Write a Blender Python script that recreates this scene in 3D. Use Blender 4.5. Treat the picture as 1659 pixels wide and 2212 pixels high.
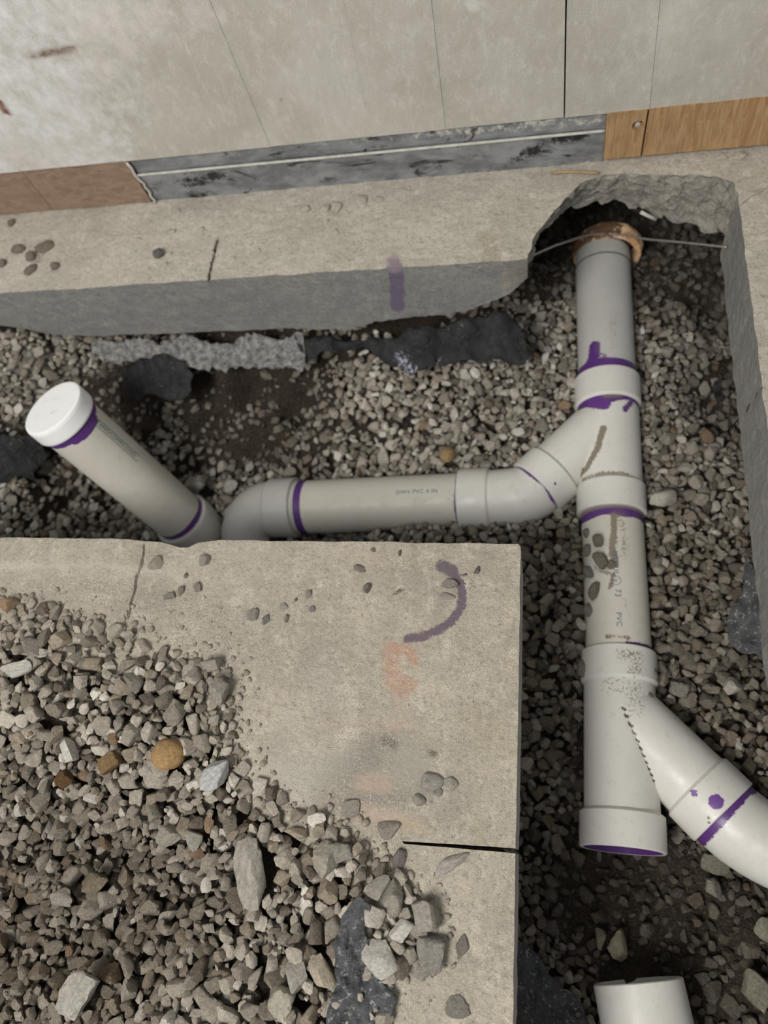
import bpy, bmesh, math, random
import numpy as np
from mathutils import Vector, Matrix, noise as mn
from mathutils.geometry import delaunay_2d_cdt
random.seed(7); rng = np.random.default_rng(7)
S = bpy.context.scene; COL = S.collection
for o in list(bpy.data.objects): bpy.data.objects.remove(o)

# ---------------- camera (image 1659x2212; world: x along wall, y towards wall, z up, z=0 top of the slab)
F = 1670.0; CX, CY = 829.5, 1106.0; H = 1.05
_n = np.array([350, 760, F]); _D = _n / np.linalg.norm(_n)
_x = np.array([7930, 26, -F]); _x = _x - _D * (_x @ _D)
AX = _x / np.linalg.norm(_x); AZ = -_D; AY = np.cross(AZ, AX)
def ray(px, py):
    r = np.array([px - CX, py - CY, F]); return np.array([r @ AX, r @ AY, r @ AZ])
def at(px, py, z=0.0):
    w = ray(px, py); w = w * ((z - H) / w[2]); return Vector((w[0], w[1], z))
def aty(px, py, y):
    w = ray(px, py); w = w * (y / w[1]); return Vector((w[0], y, w[2] + H))
cam = bpy.data.objects.new('camera', bpy.data.cameras.new('camera')); COL.objects.link(cam)
cam.matrix_world = Matrix(((AX[0], -AX[1], -AX[2], 0), (AY[0], -AY[1], -AY[2], 0), (AZ[0], -AZ[1], -AZ[2], H), (0, 0, 0, 1)))
cam.data.sensor_fit = 'VERTICAL'; cam.data.sensor_height = 36; cam.data.lens = F * 36 / 2212
cam.data.clip_start = 0.02
cam.data.dof.use_dof = True; cam.data.dof.focus_distance = 1.03; cam.data.dof.aperture_fstop = 3.0
S.camera = cam
# ---------------- light
W = bpy.data.worlds.new('room_light'); S.world = W; W.use_nodes = True
W.node_tree.nodes['Background'].inputs[0].default_value = (0.92, 0.97, 1.0, 1)
W.node_tree.nodes['Background'].inputs[1].default_value = 0.34
def area(name, loc, target, size, power, col):
    l = bpy.data.lights.new(name, 'AREA'); l.shape = 'RECTANGLE'; l.size, l.size_y = size; l.energy = power; l.color = col
    o = bpy.data.objects.new(name, l); COL.objects.link(o); o.location = loc
    o.rotation_euler = (Vector(target) - Vector(loc)).to_track_quat('-Z', 'Y').to_euler(); return o
area('ceiling_panel_light', (-1.0, -1.15, 2.35), (-0.1, 0.6, 0), (1.0, 1.0), 70, (1.0, 0.97, 0.92))
vs = S.view_settings; vs.view_transform = 'Standard'; vs.look = 'None'; vs.gamma = 1; vs.exposure = 0.12; vs.use_curve_mapping = False

# ---------------- node helper
class NT:
    def __init__(s, name, rough=0.9, spec=0.3):
        s.m = bpy.data.materials.new(name); s.m.use_nodes = True; s.t = s.m.node_tree; s.b = s.t.nodes['Principled BSDF']
        s.b.inputs['Roughness'].default_value = rough; s.b.inputs['Specular IOR Level'].default_value = spec
    def nd(s, typ, **k):
        n = s.t.nodes.new(typ)
        for a, v in k.items(): setattr(n, a, v)
        return n
    def put(s, sock, v):
        if v is None: return
        if hasattr(v, 'is_linked') or hasattr(v, 'links'): s.t.links.new(v, sock)
        else: sock.default_value = v if not (isinstance(v, tuple) and len(v) == 3 and sock.type == 'RGBA') else (*v, 1)
    def obj(s): return s.nd('ShaderNodeTexCoord').outputs['Object']
    def scale(s, v, sc):
        n = s.nd('ShaderNodeMapping'); s.put(n.inputs[0], v); n.inputs['Scale'].default_value = sc; return n.outputs[0]
    def rot(s, v, r, sc):
        n = s.nd('ShaderNodeMapping'); s.put(n.inputs[0], v); n.inputs['Rotation'].default_value = r; n.inputs['Scale'].default_value = sc; return n.outputs[0]
    def noise(s, sc, det=4, rough=0.55, v=None, dist=0):
        n = s.nd('ShaderNodeTexNoise'); s.put(n.inputs['Vector'], v if v is not None else s.obj())
        n.inputs['Scale'].default_value = sc; n.inputs['Detail'].default_value = det; n.inputs['Roughness'].default_value = rough
        n.inputs['Distortion'].default_value = dist; return n.outputs[0]
    def vor(s, sc, v=None, feat='F1'):
        n = s.nd('ShaderNodeTexVoronoi'); n.feature = feat; s.put(n.inputs['Vector'], v if v is not None else s.obj()); n.inputs['Scale'].default_value = sc; return n.outputs['Distance']
    def rmap(s, v, a, b, c=0.0, d=1.0):
        n = s.nd('ShaderNodeMapRange'); s.put(n.inputs[0], v)
        for i, q in enumerate((a, b, c, d)): n.inputs[i + 1].default_value = q
        n.clamp = True; return n.outputs[0]
    def mth(s, op, a, b=0.0):
        n = s.nd('ShaderNodeMath', operation=op); s.put(n.inputs[0], a); s.put(n.inputs[1], b); return n.outputs[0]
    def mix(s, f, a, b, mode='MIX'):
        n = s.nd('ShaderNodeMix', data_type='RGBA', blend_type=mode); s.put(n.inputs[0], f); s.put(n.inputs[6], a); s.put(n.inputs[7], b); return n.outputs[2]
    def attr(s, name):
        return s.nd('ShaderNodeAttribute', attribute_name=name)
    def bump(s, h, dist, st=1.0, nrm=None):
        n = s.nd('ShaderNodeBump'); s.put(n.inputs['Height'], h); n.inputs['Distance'].default_value = dist; n.inputs['Strength'].default_value = st
        if nrm is not None: s.put(n.inputs['Normal'], nrm)
        return n.outputs[0]
    def paint(s, base, sc=350, k=3.0, lo=.3, hi=.7):
        a = s.attr('paint'); n = s.rmap(s.noise(sc, 5, .65), lo, hi, 0.03, 0.97)
        f = s.mth('MULTIPLY', s.mth('SUBTRACT', a.outputs['Alpha'], n), k)
        f = s.nd('ShaderNodeClamp').inputs[0] if False else s.rmap(f, -.15, .85, 0, 1)
        f = s.mth('MULTIPLY', f, s.rmap(a.outputs['Alpha'], 0.0, .06, 0, 1))
        return s.mix(f, base, a.outputs['Color'])
    def out(s, col, nrm=None, rough=None, metal=None):
        s.put(s.b.inputs['Base Color'], col)
        if nrm is not None: s.put(s.b.inputs['Normal'], nrm)
        if rough is not None: s.put(s.b.inputs['Roughness'], rough)
        if metal is not None: s.put(s.b.inputs['Metallic'], metal)
        return s.m

def M_concrete(name, a, b, c, bumpd=.0015):
    n = NT(name, .93, .2)
    col = n.mix(n.rmap(n.noise(7, 8, .7), .40, .60), a, b)
    col = n.mix(n.rmap(n.noise(32, 8, .75), .50, .66, 0, .8), col, c)
    col = n.mix(n.rmap(n.noise(120, 8, .85), .51, .62, 0, .8), col, tuple(x * .5 for x in b))
    col = n.mix(n.rmap(n.noise(420, 4, .8), .46, .62, 0, .6), col, tuple(x * .62 for x in a))
    col = n.mix(n.rmap(n.noise(900, 2, .6), .55, .70, 0, .6), col, tuple(min(1, x * 1.25) for x in c))
    col = n.mix(n.rmap(n.noise(750, 3, .7), .54, .66, 0, .75), col, tuple(x * .42 for x in a))
    v = n.vor(75); pit = n.rmap(v, .03, .09, 1, 0)
    pit = n.mth('MULTIPLY', pit, n.rmap(n.noise(14, 2), .52, .6))
    col = n.mix(n.mth('MULTIPLY', pit, .75), col, (.07, .06, .05))
    col = n.paint(col, 350, 3.2, .2, .8)
    h = n.mth('ADD', n.noise(160, 6, .7), n.mth('MULTIPLY', n.noise(700, 3, .6), .5))
    h = n.mth('SUBTRACT', h, n.mth('MULTIPLY', pit, .8))
    return n.out(col, n.bump(h, bumpd, .8))
m_top = M_concrete('dusty_concrete', (.54, .48, .385), (.385, .345, .285), (.72, .65, .54), .003)
m_top2 = M_concrete('pale_concrete', (.63, .575, .48), (.50, .455, .38), (.76, .70, .60), .003)
m_edge = M_concrete('lit_splashed_slab_edge', (.52, .46, .41), (.46, .40, .36), (.60, .55, .5), .003)  # tan with drips, colour lightened so the face reads as lit
m_side = M_concrete('sawn_concrete', (.30, .29, .275), (.25, .245, .235), (.40, .385, .35), .0012)
m_break = M_concrete('broken_concrete', (.50, .465, .40), (.33, .31, .275), (.60, .56, .49), .006)

def M_stone(name, objcol):
    n = NT(name, .88, .25)
    if objcol:
        oi = n.nd('ShaderNodeObjectInfo'); col = oi.outputs['Color']
        va = n.nd('ShaderNodeVectorMath', operation='ADD'); n.put(va.inputs[0], n.obj())
        cx = n.nd('ShaderNodeCombineXYZ'); n.put(cx.inputs[0], n.mth('MULTIPLY', oi.outputs['Random'], 9.0)); n.put(va.inputs[1], cx.outputs[0]); v = va.outputs[0]
        va2 = n.nd('ShaderNodeVectorMath', operation='SCALE'); n.put(va2.inputs[0], v); va2.inputs['Scale'].default_value = .014; v = va2.outputs[0]
    else:
        col = n.attr('tint').outputs['Color']; v = n.obj()
    w = n.mix(n.rmap(n.noise(110, 4, .6, v), .42, .68, 0, .7), col, (1.22, 1.2, 1.16, 1), 'MULTIPLY')
    w = n.mix(n.rmap(n.noise(300, 6, .8, v), .38, .60, .75, 0), w, (.50, .46, .42, 1), 'MULTIPLY')
    w = n.mix(n.rmap(n.noise(900, 2, .6, v), .6, .72, 0, .45), w, (.6, .58, .54, 1))
    h = n.mth('ADD', n.noise(260, 5, .65, v), n.mth('MULTIPLY', n.noise(1200, 3, .6, v), .3))
    return n.out(w, n.bump(h, .0016, .8))
m_stone_o = M_stone('crushed_stone', True); m_stone_s = M_stone('crushed_stone_loose', False)

def M_dirt():
    n = NT('damp_soil', .9, .3)
    col = n.mix(n.rmap(n.noise(30, 6, .7), .35, .65), (.075, .056, .04), (.035, .027, .02))
    col = n.mix(n.rmap(n.noise(180, 5, .7), .5, .7), col, (.15, .12, .09))
    col = n.paint(col, 120, 2.5)
    h = n.mth('ADD', n.noise(90, 8, .75), n.mth('MULTIPLY', n.vor(260), -.6))
    return n.out(col, n.bump(h, .012, .9))
m_dirt = M_dirt()
def M_pvc(name, base, r=.38):
    n = NT(name, r, .45)
    col = n.mix(n.rmap(n.noise(14, 4, .6), .4, .65, 0, .5), base, tuple(x * .9 for x in base))
    col = n.mix(n.rmap(n.noise(75, 6, .7), .56, .74, 0, .35), col, (.42, .36, .28))
    sp = n.rmap(n.vor(140), .03, .075, 1, 0); sp = n.mth('MULTIPLY', sp, n.rmap(n.noise(11, 2), .56, .62))
    col = n.mix(n.mth('MULTIPLY', sp, .8), col, (.12, .095, .07))
    col = n.paint(col, 260, 5, .12, .88)
    return n.out(col, n.bump(n.noise(60, 3), .0006, .5), n.rmap(n.noise(40, 4), .35, .7, r - .05, r + .22))
m_pvc = M_pvc('aged_white_pvc', (.72, .70, .65)); m_pvcg = M_pvc('greyish_pvc', (.54, .53, .50)); m_pvcb = M_pvc('beige_white_pvc', (.66, .625, .55), .42)
def M_cap():
    n = NT('clean_white_plastic', .33, .5)
    col = n.mix(n.rmap(n.noise(50, 5, .7), .56, .72, 0, .3), (.92, .92, .91), (.7, .67, .6))
    return n.out(n.paint(col, 300, 4), n.bump(n.noise(70, 3), .0004, .4))
m_cap = M_cap()
def M_flat(name, col, rough=.8, spec=.3, metal=0, nb=None):
    n = NT(name, rough, spec)
    c = n.mix(n.rmap(n.noise(60 if not nb else nb, 5, .6), .35, .65), col, tuple(x * .75 for x in col))
    return n.out(c, n.bump(n.noise(200, 4), .0008, .5), None, metal if metal else None)
m_print = M_flat('blue_grey_ink', (.10, .17, .27), .6); m_teal = M_flat('teal_ink', (.09, .19, .20), .6)
m_dark = M_flat('dark_wall_backing', (.02, .018, .015)); m_wire = M_flat('galvanised_wire', (.42, .40, .36), .5, .5, .4)
def M_foamring():
    n = NT('peach_glow_foam', .6, .3)
    col = n.mix(n.rmap(n.noise(70, 5, .6), .4, .62), (.95, .66, .42), (.55, .27, .12))
    return n.out(n.paint(col, 120, 3), n.bump(n.noise(120, 4), .003, .8))
m_foamring = M_foamring()
def M_plastic(name, c1, c2, thr):
    n = NT(name, .5, .35)
    col = n.mix(n.rmap(n.noise(45, 6, .7), .35, .7), c1, c2)
    col = n.mix(n.rmap(n.noise(130, 7, .75), thr, thr + .1), col, (.42, .41, .39))
    col = n.paint(col, 150, 3)
    return n.out(col, n.bump(n.noise(70, 5, .6, None, .8), .006, .9), n.rmap(n.noise(90, 4), .3, .7, .45, .85))
m_poly = M_plastic('black_polythene', (.014, .014, .015), (.034, .034, .035), .64)
m_poly2 = M_plastic('dusty_grey_polythene', (.035, .036, .039), (.11, .112, .116), .56)
def M_fluff():
    n = NT('white_fluff', .95, .1)
    col = n.mix(n.rmap(n.noise(90, 7, .75), .38, .6), (.88, .86, .82), (.30, .285, .27))
    return n.out(col, n.bump(n.noise(140, 8, .8), .012, 1))
m_fluff = M_fluff()
def M_wood(name, a, b, sc):
    n = NT(name, .62, .35)
    v = n.scale(n.obj(), sc)
    g = n.noise(3.2, 5, .6, v, 1.6); col = n.mix(n.rmap(g, .40, .62), a, b)
    col = n.mix(n.rmap(n.noise(9, 3, .6, v, .6), .5, .66, 0, .6), col, tuple(x * .55 for x in a))
    col = n.mix(n.rmap(n.noise(120, 6, .7), .60, .72, 0, .5), col, (.5, .46, .4))
    return n.out(col, n.bump(g, .0015, .5))
m_woodR = M_wood('golden_pine_board', (.46, .29, .145), (.33, .185, .085), (26, 4, 3.0))
m_woodL = M_wood('dusty_brown_board', (.30, .205, .145), (.25, .165, .115), (5, 4, 12))
def M_wall(name, base, c2, c3):
    n = NT(name, .9, .2)
    col = n.mix(n.rmap(n.noise(5, 5, .6), .38, .6), base, c2)
    v = n.rot(n.obj(), (0, .35, 0), (1.0, 1, .45))
    col = n.mix(n.rmap(n.noise(70, 10, .85, v, .3), .50, .64, 0, .6), col, c3)
    col = n.mix(n.rmap(n.noise(160, 6, .75, v), .56, .70, 0, .35), col, tuple(x * .68 for x in base))
    col = n.paint(col, 38, 1.3, .2, .8)
    h = n.mth('ADD', n.noise(60, 8, .7, v, .5), n.mth('MULTIPLY', n.noise(300, 4), .4))
    return n.out(col, n.bump(h, .0022, .6))
m_wall = M_wall('skimmed_plaster', (.45, .42, .36), (.53, .50, .44), (.66, .63, .565))
m_tape = M_flat('pale_cord_plastic', (.62, .60, .54), .7)
def M_metal():
    n = NT('dark_metal_track', .5, .4)
    v = n.scale(n.obj(), (1, 1, 2.2))
    col = n.mix(n.rmap(n.noise(16, 6, .65, v), .38, .6), (.27, .275, .28), (.15, .153, .16))
    col = n.mix(n.rmap(n.noise(9, 5, .7, v, 1.5), .56, .64), col, (.018, .018, .02))
    col = n.mix(n.rmap(n.noise(70, 7, .75), .57, .7, 0, .8), col, (.33, .32, .29))
    col = n.paint(col, 90, 2.5)
    return n.out(col, n.bump(n.noise(40, 6), .003, .6), None, .0)
m_metal = M_metal()

# ---------------- object helper
def link(name, me, mats=(), parent=None):
    o = bpy.data.objects.new(name, me); COL.objects.link(o)
    for m in mats: me.materials.append(m)
    if parent is not None: o.parent = parent
    return o
def tag(o, label=None, cat=None, group=None, kind=None):
    if label: o['label'] = label
    if cat: o['category'] = cat
    if group: o['group'] = group
    if kind: o['kind'] = kind
    return o
def empty(name, loc=(0, 0, 0)):
    o = bpy.data.objects.new(name, None); COL.objects.link(o); o.location = loc; o.empty_display_size = .05; return o
def keep(o, parent):
    o.parent = parent; o.matrix_parent_inverse = Matrix.Translation(-parent.location); return o
def mesh(name, v, f, smooth=True, mi=None):
    me = bpy.data.meshes.new(name); me.from_pydata([tuple(p) for p in v], [], f); me.update()
    if smooth: me.polygons.foreach_set('use_smooth', [True] * len(me.polygons))
    if mi is not None: me.polygons.foreach_set('material_index', mi)
    return me
def segd(P, pts):
    pts = np.array([tuple(p) for p in pts], float); d = np.full(len(P), 9.0)
    if len(pts) == 1: return np.linalg.norm(P - pts[0], axis=1)
    for a, b in zip(pts[:-1], pts[1:]):
        ab = b - a; t = np.clip(((P - a) @ ab) / max(ab @ ab, 1e-12), 0, 1); d = np.minimum(d, np.linalg.norm(P - a - t[:, None] * ab, axis=1))
    return d
def paint(me, strokes):
    """strokes: (points, radius, softness, colour, strength) or (function(P)->alpha, colour)"""
    n = len(me.vertices); P = np.empty(n * 3); me.vertices.foreach_get('co', P); P = P.reshape(-1, 3)
    C = np.tile(np.array([.2, .17, .14]), (n, 1)); A = np.zeros(n)
    for s in strokes:
        if callable(s[0]): a = np.clip(s[0](P), 0, 1); c = np.array(s[1])
        else:
            d = segd(P, s[0]); a = np.clip((s[1] + s[2] - d) / max(s[2], 1e-6), 0, 1) * s[4]; c = np.array(s[3])
            C = np.where(((d < s[1] + s[2] + .010) & (A < 1e-6))[:, None], c, C)
        na = a + A * (1 - a); w = np.where(na > 1e-6, a / np.maximum(na, 1e-6), 0)[:, None]
        if callable(s[0]): C = np.where((A < 1e-6)[:, None], c, C)
        C = C * (1 - w) + c * w; A = np.maximum(A, a)
    if 'paint' not in me.attributes: me.color_attributes.new('paint', 'FLOAT_COLOR', 'POINT')
    me.attributes['paint'].data.foreach_set('color', np.column_stack([C, A]).ravel().astype('f'))
    # colour where alpha is zero takes the nearest stroke's colour by construction of w
PURPLE = (.105, .035, .19); MUD = (.20, .165, .12)

def resample(loop, step, closed=True):
    out = []; n = len(loop)
    for i in range(n if closed else n - 1):
        a = Vector(loop[i]); b = Vector(loop[(i + 1) % n]); k = max(1, int((b - a).length / step))
        for j in range(k): out.append(a.lerp(b, j / k))
    if not closed: out.append(Vector(loop[-1]))
    return out
def fnoise(p, sc, amp, off=0.0):
    return amp * mn.noise(Vector((p[0] * sc + off, p[1] * sc - off, (p[2] if len(p) > 2 else 0) * sc + 2.7 * off)))
def inpoly(X, Y, poly):
    r = np.zeros(X.shape, bool); n = len(poly)
    for i in range(n):
        x1, y1 = poly[i][0], poly[i][1]; x2, y2 = poly[(i + 1) % n][0], poly[(i + 1) % n][1]
        if y1 == y2: continue
        r ^= ((y1 > Y) != (y2 > Y)) & (X < (x2 - x1) * (Y - y1) / (y2 - y1) + x1)
    return r
def cdt_fill(loops, pts):
    vs_, ed = [], []
    for L in loops:
        b = len(vs_); vs_ += [Vector((p[0], p[1])) for p in L]; ed += [(b + i, b + (i + 1) % len(L)) for i in range(len(L))]
    vs_ += [Vector((p[0], p[1])) for p in pts]
    V, E_, Fc, ov, oe, of = delaunay_2d_cdt(vs_, ed, [], 0, 1e-6)
    first = loops[0]; Vn = np.array([(v.x, v.y) for v in V]); tri = np.array([f for f in Fc if len(f) == 3])
    c = Vn[tri].mean(1); ok = inpoly(c[:, 0], c[:, 1], first)
    for L in loops[1:]: ok &= ~inpoly(c[:, 0], c[:, 1], L)
    return Vn, tri[ok], ov
def grid_pts(poly, g, region=None):
    xs = [p[0] for p in poly]; ys = [p[1] for p in poly]
    x0, x1, y0, y1 = min(xs), max(xs), min(ys), max(ys)
    if region: x0, x1, y0, y1 = max(x0, region[0]), min(x1, region[1]), max(y0, region[2]), min(y1, region[3])
    X, Y = np.meshgrid(np.arange(x0, x1, g), np.arange(y0, y1, g)); X = X + rng.uniform(-.2, .2, X.shape) * g; Y = Y + rng.uniform(-.2, .2, X.shape) * g
    ok = inpoly(X, Y, poly); return np.column_stack([X[ok], Y[ok]])
def plate(name, loop, bottom, grid, mats, ztop=lambda x, y: 0.0, grooves=(), rows=5, rough=.0015, sidemat=None, holes=(), region=None, parent=None, roughf=None):
    """solid plate: top surface triangulated finely, sides dropping to bottom[i] (xyz per outline point), flat underside"""
    N = len(loop); pts = grid_pts([tuple(p) for p in loop], grid, region)
    # keep interior points away from outline and grooves
    L3 = [Vector((p[0], p[1], 0)) for p in loop] + [Vector((loop[0][0], loop[0][1], 0))]
    P3 = np.column_stack([pts, np.zeros(len(pts))]); keepm = np.ones(len(pts), bool)
    A = np.array([tuple(p)[:2] for p in loop])
    for i in range(0, len(pts), 4000):
        d = np.min(np.hypot(pts[i:i + 4000, 0, None] - A[None, :, 0], pts[i:i + 4000, 1, None] - A[None, :, 1]), axis=1); keepm[i:i + 4000] = d > grid * .5
    extra = []; ez = []
    for g, wd, dp in grooves:
        gp = resample([Vector((p[0], p[1], 0)) for p in g], .006, False); q = []
        for i, p in enumerate(gp):
            t = (gp[min(i + 1, len(gp) - 1)] - gp[max(i - 1, 0)]).normalized(); nn = Vector((-t.y, t.x, 0)); ww = wd * (1 + .5 * mn.noise(p * 90)) * min(1, i / 4 + .15, (len(gp) - 1 - i) / 4 + .15)
            p = p + nn * mn.noise(p * 60) * .003
            extra += [p + nn * ww, p, p - nn * ww]; ez += [0, -dp, 0]
        keepm &= segd(P3, [tuple(x) for x in gp]) > max(wd * 1.6, .003)
    pts = pts[keepm]
    allp = list(map(tuple, pts)) + [(p.x, p.y) for p in extra]
    V, T, ov = cdt_fill([[(p[0], p[1]) for p in loop]] + [[(p[0], p[1]) for p in h] for h in holes], allp)
    zmap = {}
    key = lambda x, y: (round(x, 5), round(y, 5))
    for p, z in zip(extra, ez): zmap[key(p.x, p.y)] = z
    idx = {key(v[0], v[1]): i for i, v in enumerate(V)}
    verts = [(v[0], v[1], ztop(v[0], v[1]) + zmap.get(key(v[0], v[1]), 0.0)) for v in V]
    faces = [tuple(t) for t in T.tolist()]; mi = [0] * len(faces)
    def wall(Lp, Bp, flip):
        top = [idx.get(key(p[0], p[1]), None) for p in Lp]
        n = len(Lp)
        for i in range(n):
            if top[i] is None: verts.append((Lp[i][0], Lp[i][1], ztop(Lp[i][0], Lp[i][1]))); top[i] = len(verts) - 1
        prev = top
        for r in range(1, rows + 1):
            cur = []
            for i in range(n):
                a = Vector(verts[top[i]]); b = Vector(Bp[i]); p = a.lerp(b, r / rows); rr = rough if roughf is None else roughf(i)
                s = 1.0
                p = p + Vector((fnoise(p, 45, rr, 3), fnoise(p, 45, rr, 8), fnoise(p, 60, rr * .6, 5))) * s + Vector((fnoise(p, 170, rr * .5, 1), fnoise(p, 170, rr * .5, 4), fnoise(p, 150, rr * .3, 7)))
                verts.append(tuple(p)); cur.append(len(verts) - 1)
            for i in range(n):
                j = (i + 1) % n; q = (prev[i], cur[i], cur[j], prev[j]); faces.append(q if not flip else q[::-1]); mi.append(sidemat(i) if sidemat else 1)
            prev = cur
        return prev
    last = wall(loop, bottom, False)
    for h in holes: wall(h, [(p[0], p[1], bottom[0][2]) for p in h], True)
    B = [(verts[i][0], verts[i][1]) for i in last]
    try:
        V2, T2, _ = cdt_fill([B], []); b0 = len(verts); zb = float(np.mean([verts[i][2] for i in last]))
        kb = {key(verts[i][0], verts[i][1]): verts[i][2] for i in last}
        verts += [(v[0], v[1], kb.get(key(v[0], v[1]), zb)) for v in V2]
        faces += [(b0 + t[0], b0 + t[2], b0 + t[1]) for t in T2.tolist()]; mi += [1] * len(T2)
    except Exception as e: print('underside', name, e)
    me = mesh(name, verts, faces, False, mi)
    return link(name, me, mats, parent)

# ---------------- pipes
def frame(d):
    d = Vector(d).normalized(); u = Vector((0, 0, 1)) if abs(d.z) < .9 else Vector((0, 1, 0)); s = d.cross(u).normalized(); return s, s.cross(d).normalized(), d
def densify(prof, step=.0025):
    out = []
    for (s0, r0), (s1, r1) in zip(prof[:-1], prof[1:]):
        k = max(1, int(math.hypot(s1 - s0, r1 - r0) / step))
        for j in range(k): t = j / k; out.append((s0 + (s1 - s0) * t, r0 + (r1 - r0) * t))
    out.append(prof[-1]); return out
def lathe(p0, d, prof, seg=72, closed=False, jit=0):
    s, u, d = frame(d); p0 = Vector(p0); pr = densify(prof); V, Fc = [], []
    for (a, r) in pr:
        for k in range(seg):
            t = 2 * math.pi * k / seg; rr = r * (1 + (fnoise((math.cos(t), math.sin(t), a * 20), 3, jit) if jit else 0))
            V.append(p0 + d * a + (s * math.cos(t) + u * math.sin(t)) * rr)
    m = len(pr)
    for i in range(m - 1 if not closed else m):
        for k in range(seg):
            a, b = i * seg + k, i * seg + (k + 1) % seg; i2 = (i + 1) % m
            Fc.append((a, b, i2 * seg + (k + 1) % seg, i2 * seg + k))
    return V, Fc
def sweep(path, radii, seg=72):
    V, Fc = [], []; s = None; n = len(path); path = [Vector(p) for p in path]
    for i, p in enumerate(path):
        d = (path[min(i + 1, n - 1)] - path[max(i - 1, 0)]).normalized()
        if s is None: s, u, _ = frame(d)
        s = (s - d * s.dot(d)).normalized(); u = s.cross(d)
        for k in range(seg):
            t = 2 * math.pi * k / seg; V.append(p + (s * math.cos(t) + u * math.sin(t)) * radii[i])
    for i in range(n - 1):
        for k in range(seg): a, b = i * seg + k, i * seg + (k + 1) % seg; Fc.append((a, b, b + seg, a + seg))
    return V, Fc
def join(*parts):
    V, Fc = [], []
    for v, f in parts: b = len(V); V += list(v); Fc += [tuple(i + b for i in q) for q in f]
    return V, Fc
def arc(p, d0, d1, R, n=20):
    """path starting at p going along d0 and turning to d1 with bend radius R"""
    d0 = Vector(d0).normalized(); d1 = Vector(d1).normalized(); ang = d0.angle(d1); nrm = (d1 - d0 * d0.dot(d1)).normalized(); c = Vector(p) + nrm * R
    return [c + (d0 * math.sin(ang * i / n) - nrm * math.cos(ang * i / n)) * R for i in range(n + 1)]
def bits(me):   # weld + normals
    bm = bmesh.new(); bm.from_mesh(me); bmesh.ops.recalc_face_normals(bm, faces=bm.faces); bm.to_mesh(me); bm.free(); return me
def pmesh(name, vf, mat, parent, strokes=()):
    me = bits(mesh(name, vf[0], vf[1], True))
    try: me.set_sharp_from_angle(angle=math.radians(38))
    except Exception: pass
    paint(me, list(strokes)); return link(name, me, (mat,), parent)
RP, RB, RH = .0572, .060, .0650            # pipe, fitting body, hub radii
CAPS = []                                   # capsules the gravel must not enter
def tube_prof(L, r=RP, wall=.006, inner=.03): return [(inner, r - wall), (0, r - wall), (0, r), (L, r), (L, r - wall), (L - inner, r - wall)]
def hub_prof(L, r=RH, wall=.0065, open_=False, back=.004):
    if open_: return [(-back, RB - .002), (0, r - .003), (.003, r), (L - .0015, r), (L, r - .0015), (L, r - wall), (L - .07, r - wall - .001), (L - .07, .02)]
    return [(-back, RB - .002), (0, r - .003), (.003, r), (L - .0015, r), (L, r - .0015), (L, RP - .002)]
def band(p, d, r0, r1, amp=.0, seed=0.0, strength=1.0, col=PURPLE):
    """painted ring between axial distances r0..r1 measured from p along d"""
    p = np.array(tuple(p)); d = np.array(tuple(Vector(d).normalized()))
    def fn(P):
        s = (P - p) @ d
        w = np.array([mn.noise(Vector(tuple(q * 22 + seed))) for q in P]) * amp
        return np.clip((s - r0) / .0015 + .5, 0, 1) * np.clip((r1 + w - s) / .003 + .5, 0, 1) * strength
    return (fn, col)
def hit(px, py, a, b, r):
    """point of the cylinder (axis a-b, radius r) seen at a pixel"""
    o = Vector((0, 0, H)); w = Vector(ray(px, py)).normalized(); a = Vector(a); d = (Vector(b) - a).normalized()
    m = o - a; A_ = w - d * w.dot(d); B_ = m - d * m.dot(d); qa = A_.dot(A_); qb = 2 * A_.dot(B_); qc = B_.dot(B_) - r * r; D_ = qb * qb - 4 * qa * qc
    t = (-qb - math.sqrt(D_)) / (2 * qa) if D_ > 0 else -qb / (2 * qa); return o + w * t

drain = empty('drain_pipe', (.12, .66, -.42))
tag(drain, 'long white PVC drain line with two wye fittings lying in the gravel trench', 'drain pipe')
PFa = Vector((.116, 1.222, -.318)); PW1t = Vector((.119, .915, -.343)); PW1b = Vector((.121, .621, -.360)); PW2t = Vector((.125, .352, -.362)); PW2b = Vector((.1195, .030, -.342))
def dirn(a, b): return (b - a).normalized()
def pk(v): return tuple(v)
# far pipe (towards the wall)
d = dirn(PFa, PW1t); L = (PW1t - PFa).length
far = pmesh('pipe_section', lathe(PFa, d, tube_prof(L)), m_pvcg, None, [
    band(PFa, d, L - .022, L + .01, .008, 1), ([hit(1284, 748, PFa, PW1t, RP), hit(1280, 790, PFa, PW1t, RP)], .009, .008, PURPLE, .95), ([hit(1300, 770, PFa, PW1t, RP)], .008, .012, PURPLE, .6), ([hit(1270, 785, PFa, PW1t, RP), hit(1345, 790, PFa, PW1t, RP)], .006, .008, PURPLE, .8),
    ([hit(1325, 680, PFa, PW1t, RP), hit(1322, 745, PFa, PW1t, RP)], .006, .03, (.30, .27, .22), .45)])
keep(far, drain)
sv, sf = lathe(PFa + d * .035, d, [(0, RP - .001), (0, RP + .0012), (.0022, RP + .0012), (.0022, RP - .001)]); j_ = pmesh('pipe_joint', (sv, sf), m_pvcg, far, [(lambda P: np.ones(len(P)), (.10, .09, .08))])
CAPS.append((PFa, PW1t, RP))
def hub(p, d, L, parent, strokes=(), open_=False, mat=None, r=RH):
    return pmesh('hub', lathe(p, d, hub_prof(L, r, open_=open_)), mat or m_pvc, parent, strokes)
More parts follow.
